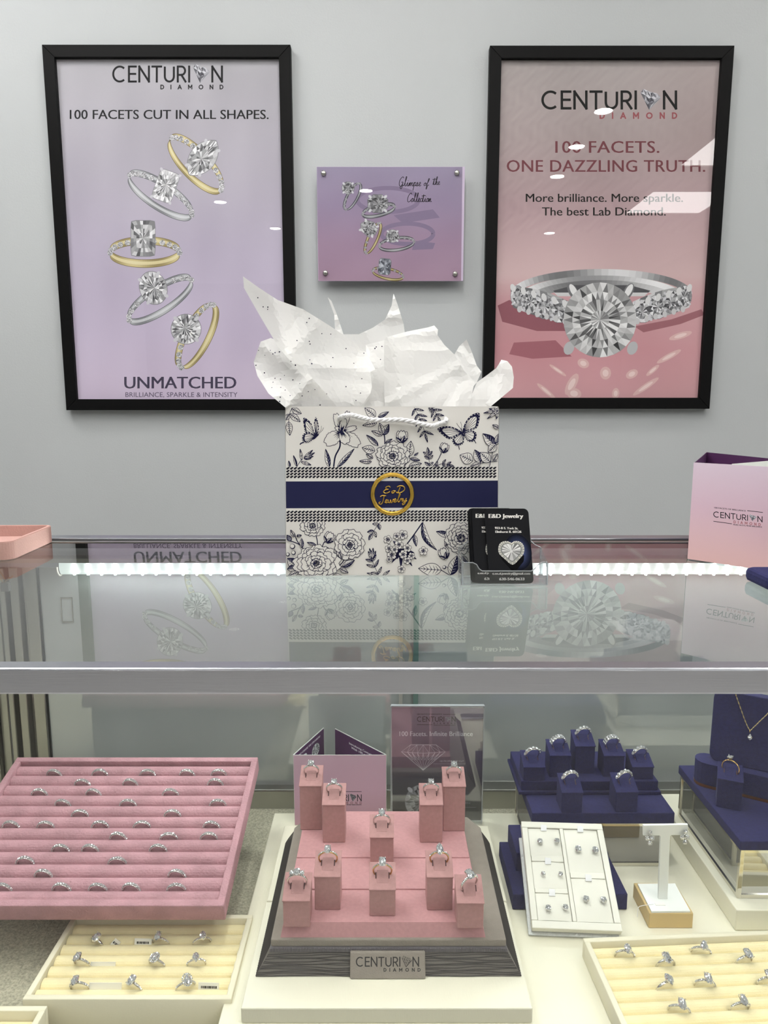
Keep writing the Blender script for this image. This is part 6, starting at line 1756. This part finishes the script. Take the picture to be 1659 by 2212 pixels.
# ================================================================== T STAND WITH DROP EARRINGS
gy = .657; gx0, gx1 = V(1402, 1990, gy).x, V(1497, 1990, gy).x
BL = tag(obj('display_block', bx(gx0, gx1, gy, gy + .047, .6453, .6622, bev=.0008), M['goldbox']), 'champagne gold block under the white T shaped earring stand', 'display block'); rebase(BL)
TS = thing('earring_stand', 'white T shaped earring stand on the champagne gold block', 'earring stand', ((gx0 + gx1) / 2, gy + .02, .6624))
ty = gy + .0185
pts4 = [G(*C5(1120, 600), .6640), G(*C5(1425, 597), .6640), G(*C5(1550, 822), .6640), G(*C5(1235, 826), .6640)]
bm = B(); prism(bm, [(p.x, p.y) for p in (pts4[3], pts4[2], pts4[1], pts4[0])], lambda a, b, k: (a, b, .6624 if k == 0 else .6642)); obj('base_plate', bm, M['whitecard'], TS, world=True)
tq = lambda x, y: (V(*C5(x, y), ty).x, V(*C5(x, y), ty).z)
Tb = [tq(1292, 700), tq(1367, 700), tq(1388, 215), tq(1396, 205), tq(1532, 205), tq(1532, 118), tq(1168, 125), tq(1170, 208), tq(1300, 208), tq(1308, 216)]
Tb = [(a, max(b, .6643)) for a, b in Tb]; Tb[0] = (Tb[0][0], .6643); Tb[1] = (Tb[1][0], .6643)
bm = B(); prism(bm, Tb, lambda a, b, k: (a, ty + .003 * k, b), bev=.0004); obj('t_panel', bm, M['whitecard'], TS, world=True)
def drop(label, x, y):
    p = V(*C5(x, y), ty - .002)
    t = thing('drop_earring', label, 'earring', p, (R_(90) - .25, 0, 0), 'drop earrings on the T stand')
    st = B(); se = B()
    for (dx, dy, s_) in ((.0008, .0048, .0044), (-.0026, -.001, .0046), (.0026, -.001, .0046), (0, -.0058, .0046)):
        stone_bm('round', s_, s_, s_ * .6, 12, st, Matrix.Translation((dx, dy, .0016)))
        for k in range(4): q = R_(45 + 90 * k); bmesh.ops.create_icosphere(se, subdivisions=1, radius=.0005, matrix=Matrix.Translation((dx + math.cos(q) * s_ * .5, dy + math.sin(q) * s_ * .5, .0018)))
    tube(se, [(.0008, .0048, .0005), (0, -.001, .0004), (0, -.0058, .0005)], .0007, 6)
    obj('stone_cluster', st, M['diamond'], t); obj('setting', se, M['silver'], t, smooth=True)
drop('diamond cluster drop earring on the left arm of the white T stand', 1216, 215)
drop('diamond cluster drop earring on the right arm of the white T stand', 1500, 208)
tg_ = G(*C5(1290, 770), .6645)
PTG = thing('price_tag', 'tiny tag on a thread lying on the white earring stand base', 'price tag', tg_)
b = B(); pts = [G(*C5(*q), .6648) for q in ((1130, 775), (1160, 778), (1200, 772), (1250, 765))]
pts = [Vector((pts[0].x - .003, pts[0].y - .006, .656)), Vector((pts[0].x - .001, pts[0].y - .002, .6635))] + pts[1:]
tube(b, catmull([tuple(q) for q in pts], 5), .0003, 5); obj('thread', b, M['rope'], PTG, world=True)
b = B(); box(b, tg_.x - .003, tg_.x + .007, tg_.y - .001, tg_.y + .002, .6644, .6648); obj('tag_card', b, M['tag'], PTG, world=True)

# ================================================================== THINGS ON THE COUNTER AT THE EDGES
# pink tray corner at the left
pt0 = Vector((-.4345, .9045, 1.0205))
TR = thing('display_tray', 'empty dusty pink velvet tray on the counter at the left edge', 'tray', (-.60, .84, 1.0))
def tray_outline(off):
    r = .012; w = .26; d = .118
    return rrect(-w + off, -off, -d + off, -off, max(.002, r - off), 6)
ty2 = R_(0)
def tloc(a, b, z):
    c, s_ = math.cos(R_(2)), math.sin(R_(2)); return Vector((-.4335 + a * c - b * s_, .919 + a * s_ + b * c, z))
bm = B(); O_, I_ = tray_outline(0), tray_outline(.0052); z0, z1 = 1.0004, 1.0215
n = len(O_)
vo0 = [bm.verts.new(tloc(p[0], p[1], z0)) for p in O_]; vo1 = [bm.verts.new(tloc(p[0], p[1], z1)) for p in O_]
vi1 = [bm.verts.new(tloc(p[0], p[1], z1)) for p in I_]; vi0 = [bm.verts.new(tloc(p[0], p[1], z0 + .007)) for p in I_]
for k in range(n):
    j = (k + 1) % n
    bm.faces.new([vo0[k], vo0[j], vo1[j], vo1[k]]); bm.faces.new([vo1[k], vo1[j], vi1[j], vi1[k]]); bm.faces.new([vi1[k], vi1[j], vi0[j], vi0[k]])
bm.faces.new(vi0); bm.faces.new(vo0[::-1]); bmesh.ops.recalc_face_normals(bm, faces=bm.faces)
bmesh.ops.bevel(bm, geom=[e for e in bm.edges if all(abs(v.co.z - z1) < 1e-5 for v in e.verts) and e.is_manifold and abs(e.calc_face_angle(0)) > .5], offset=.0008, segments=2, affect='EDGES')
obj('tray_shell', bm, M['pinktray'], TR, world=True)
# navy pad at the right edge
np0 = G(1625, 1262, 1.0); bm = B()
prism(bm, rrect(np0.x, np0.x + .09, np0.y - .035, np0.y + .022, .011, 6), lambda a, b, k: (a, b, 1.0004 if k == 0 else 1.0135), bev=.004)
rebase(tag(obj('velvet_pad', bm, M['navy'], smooth=False), 'dark navy velvet pad lying on the counter at the right edge', 'display pad'))
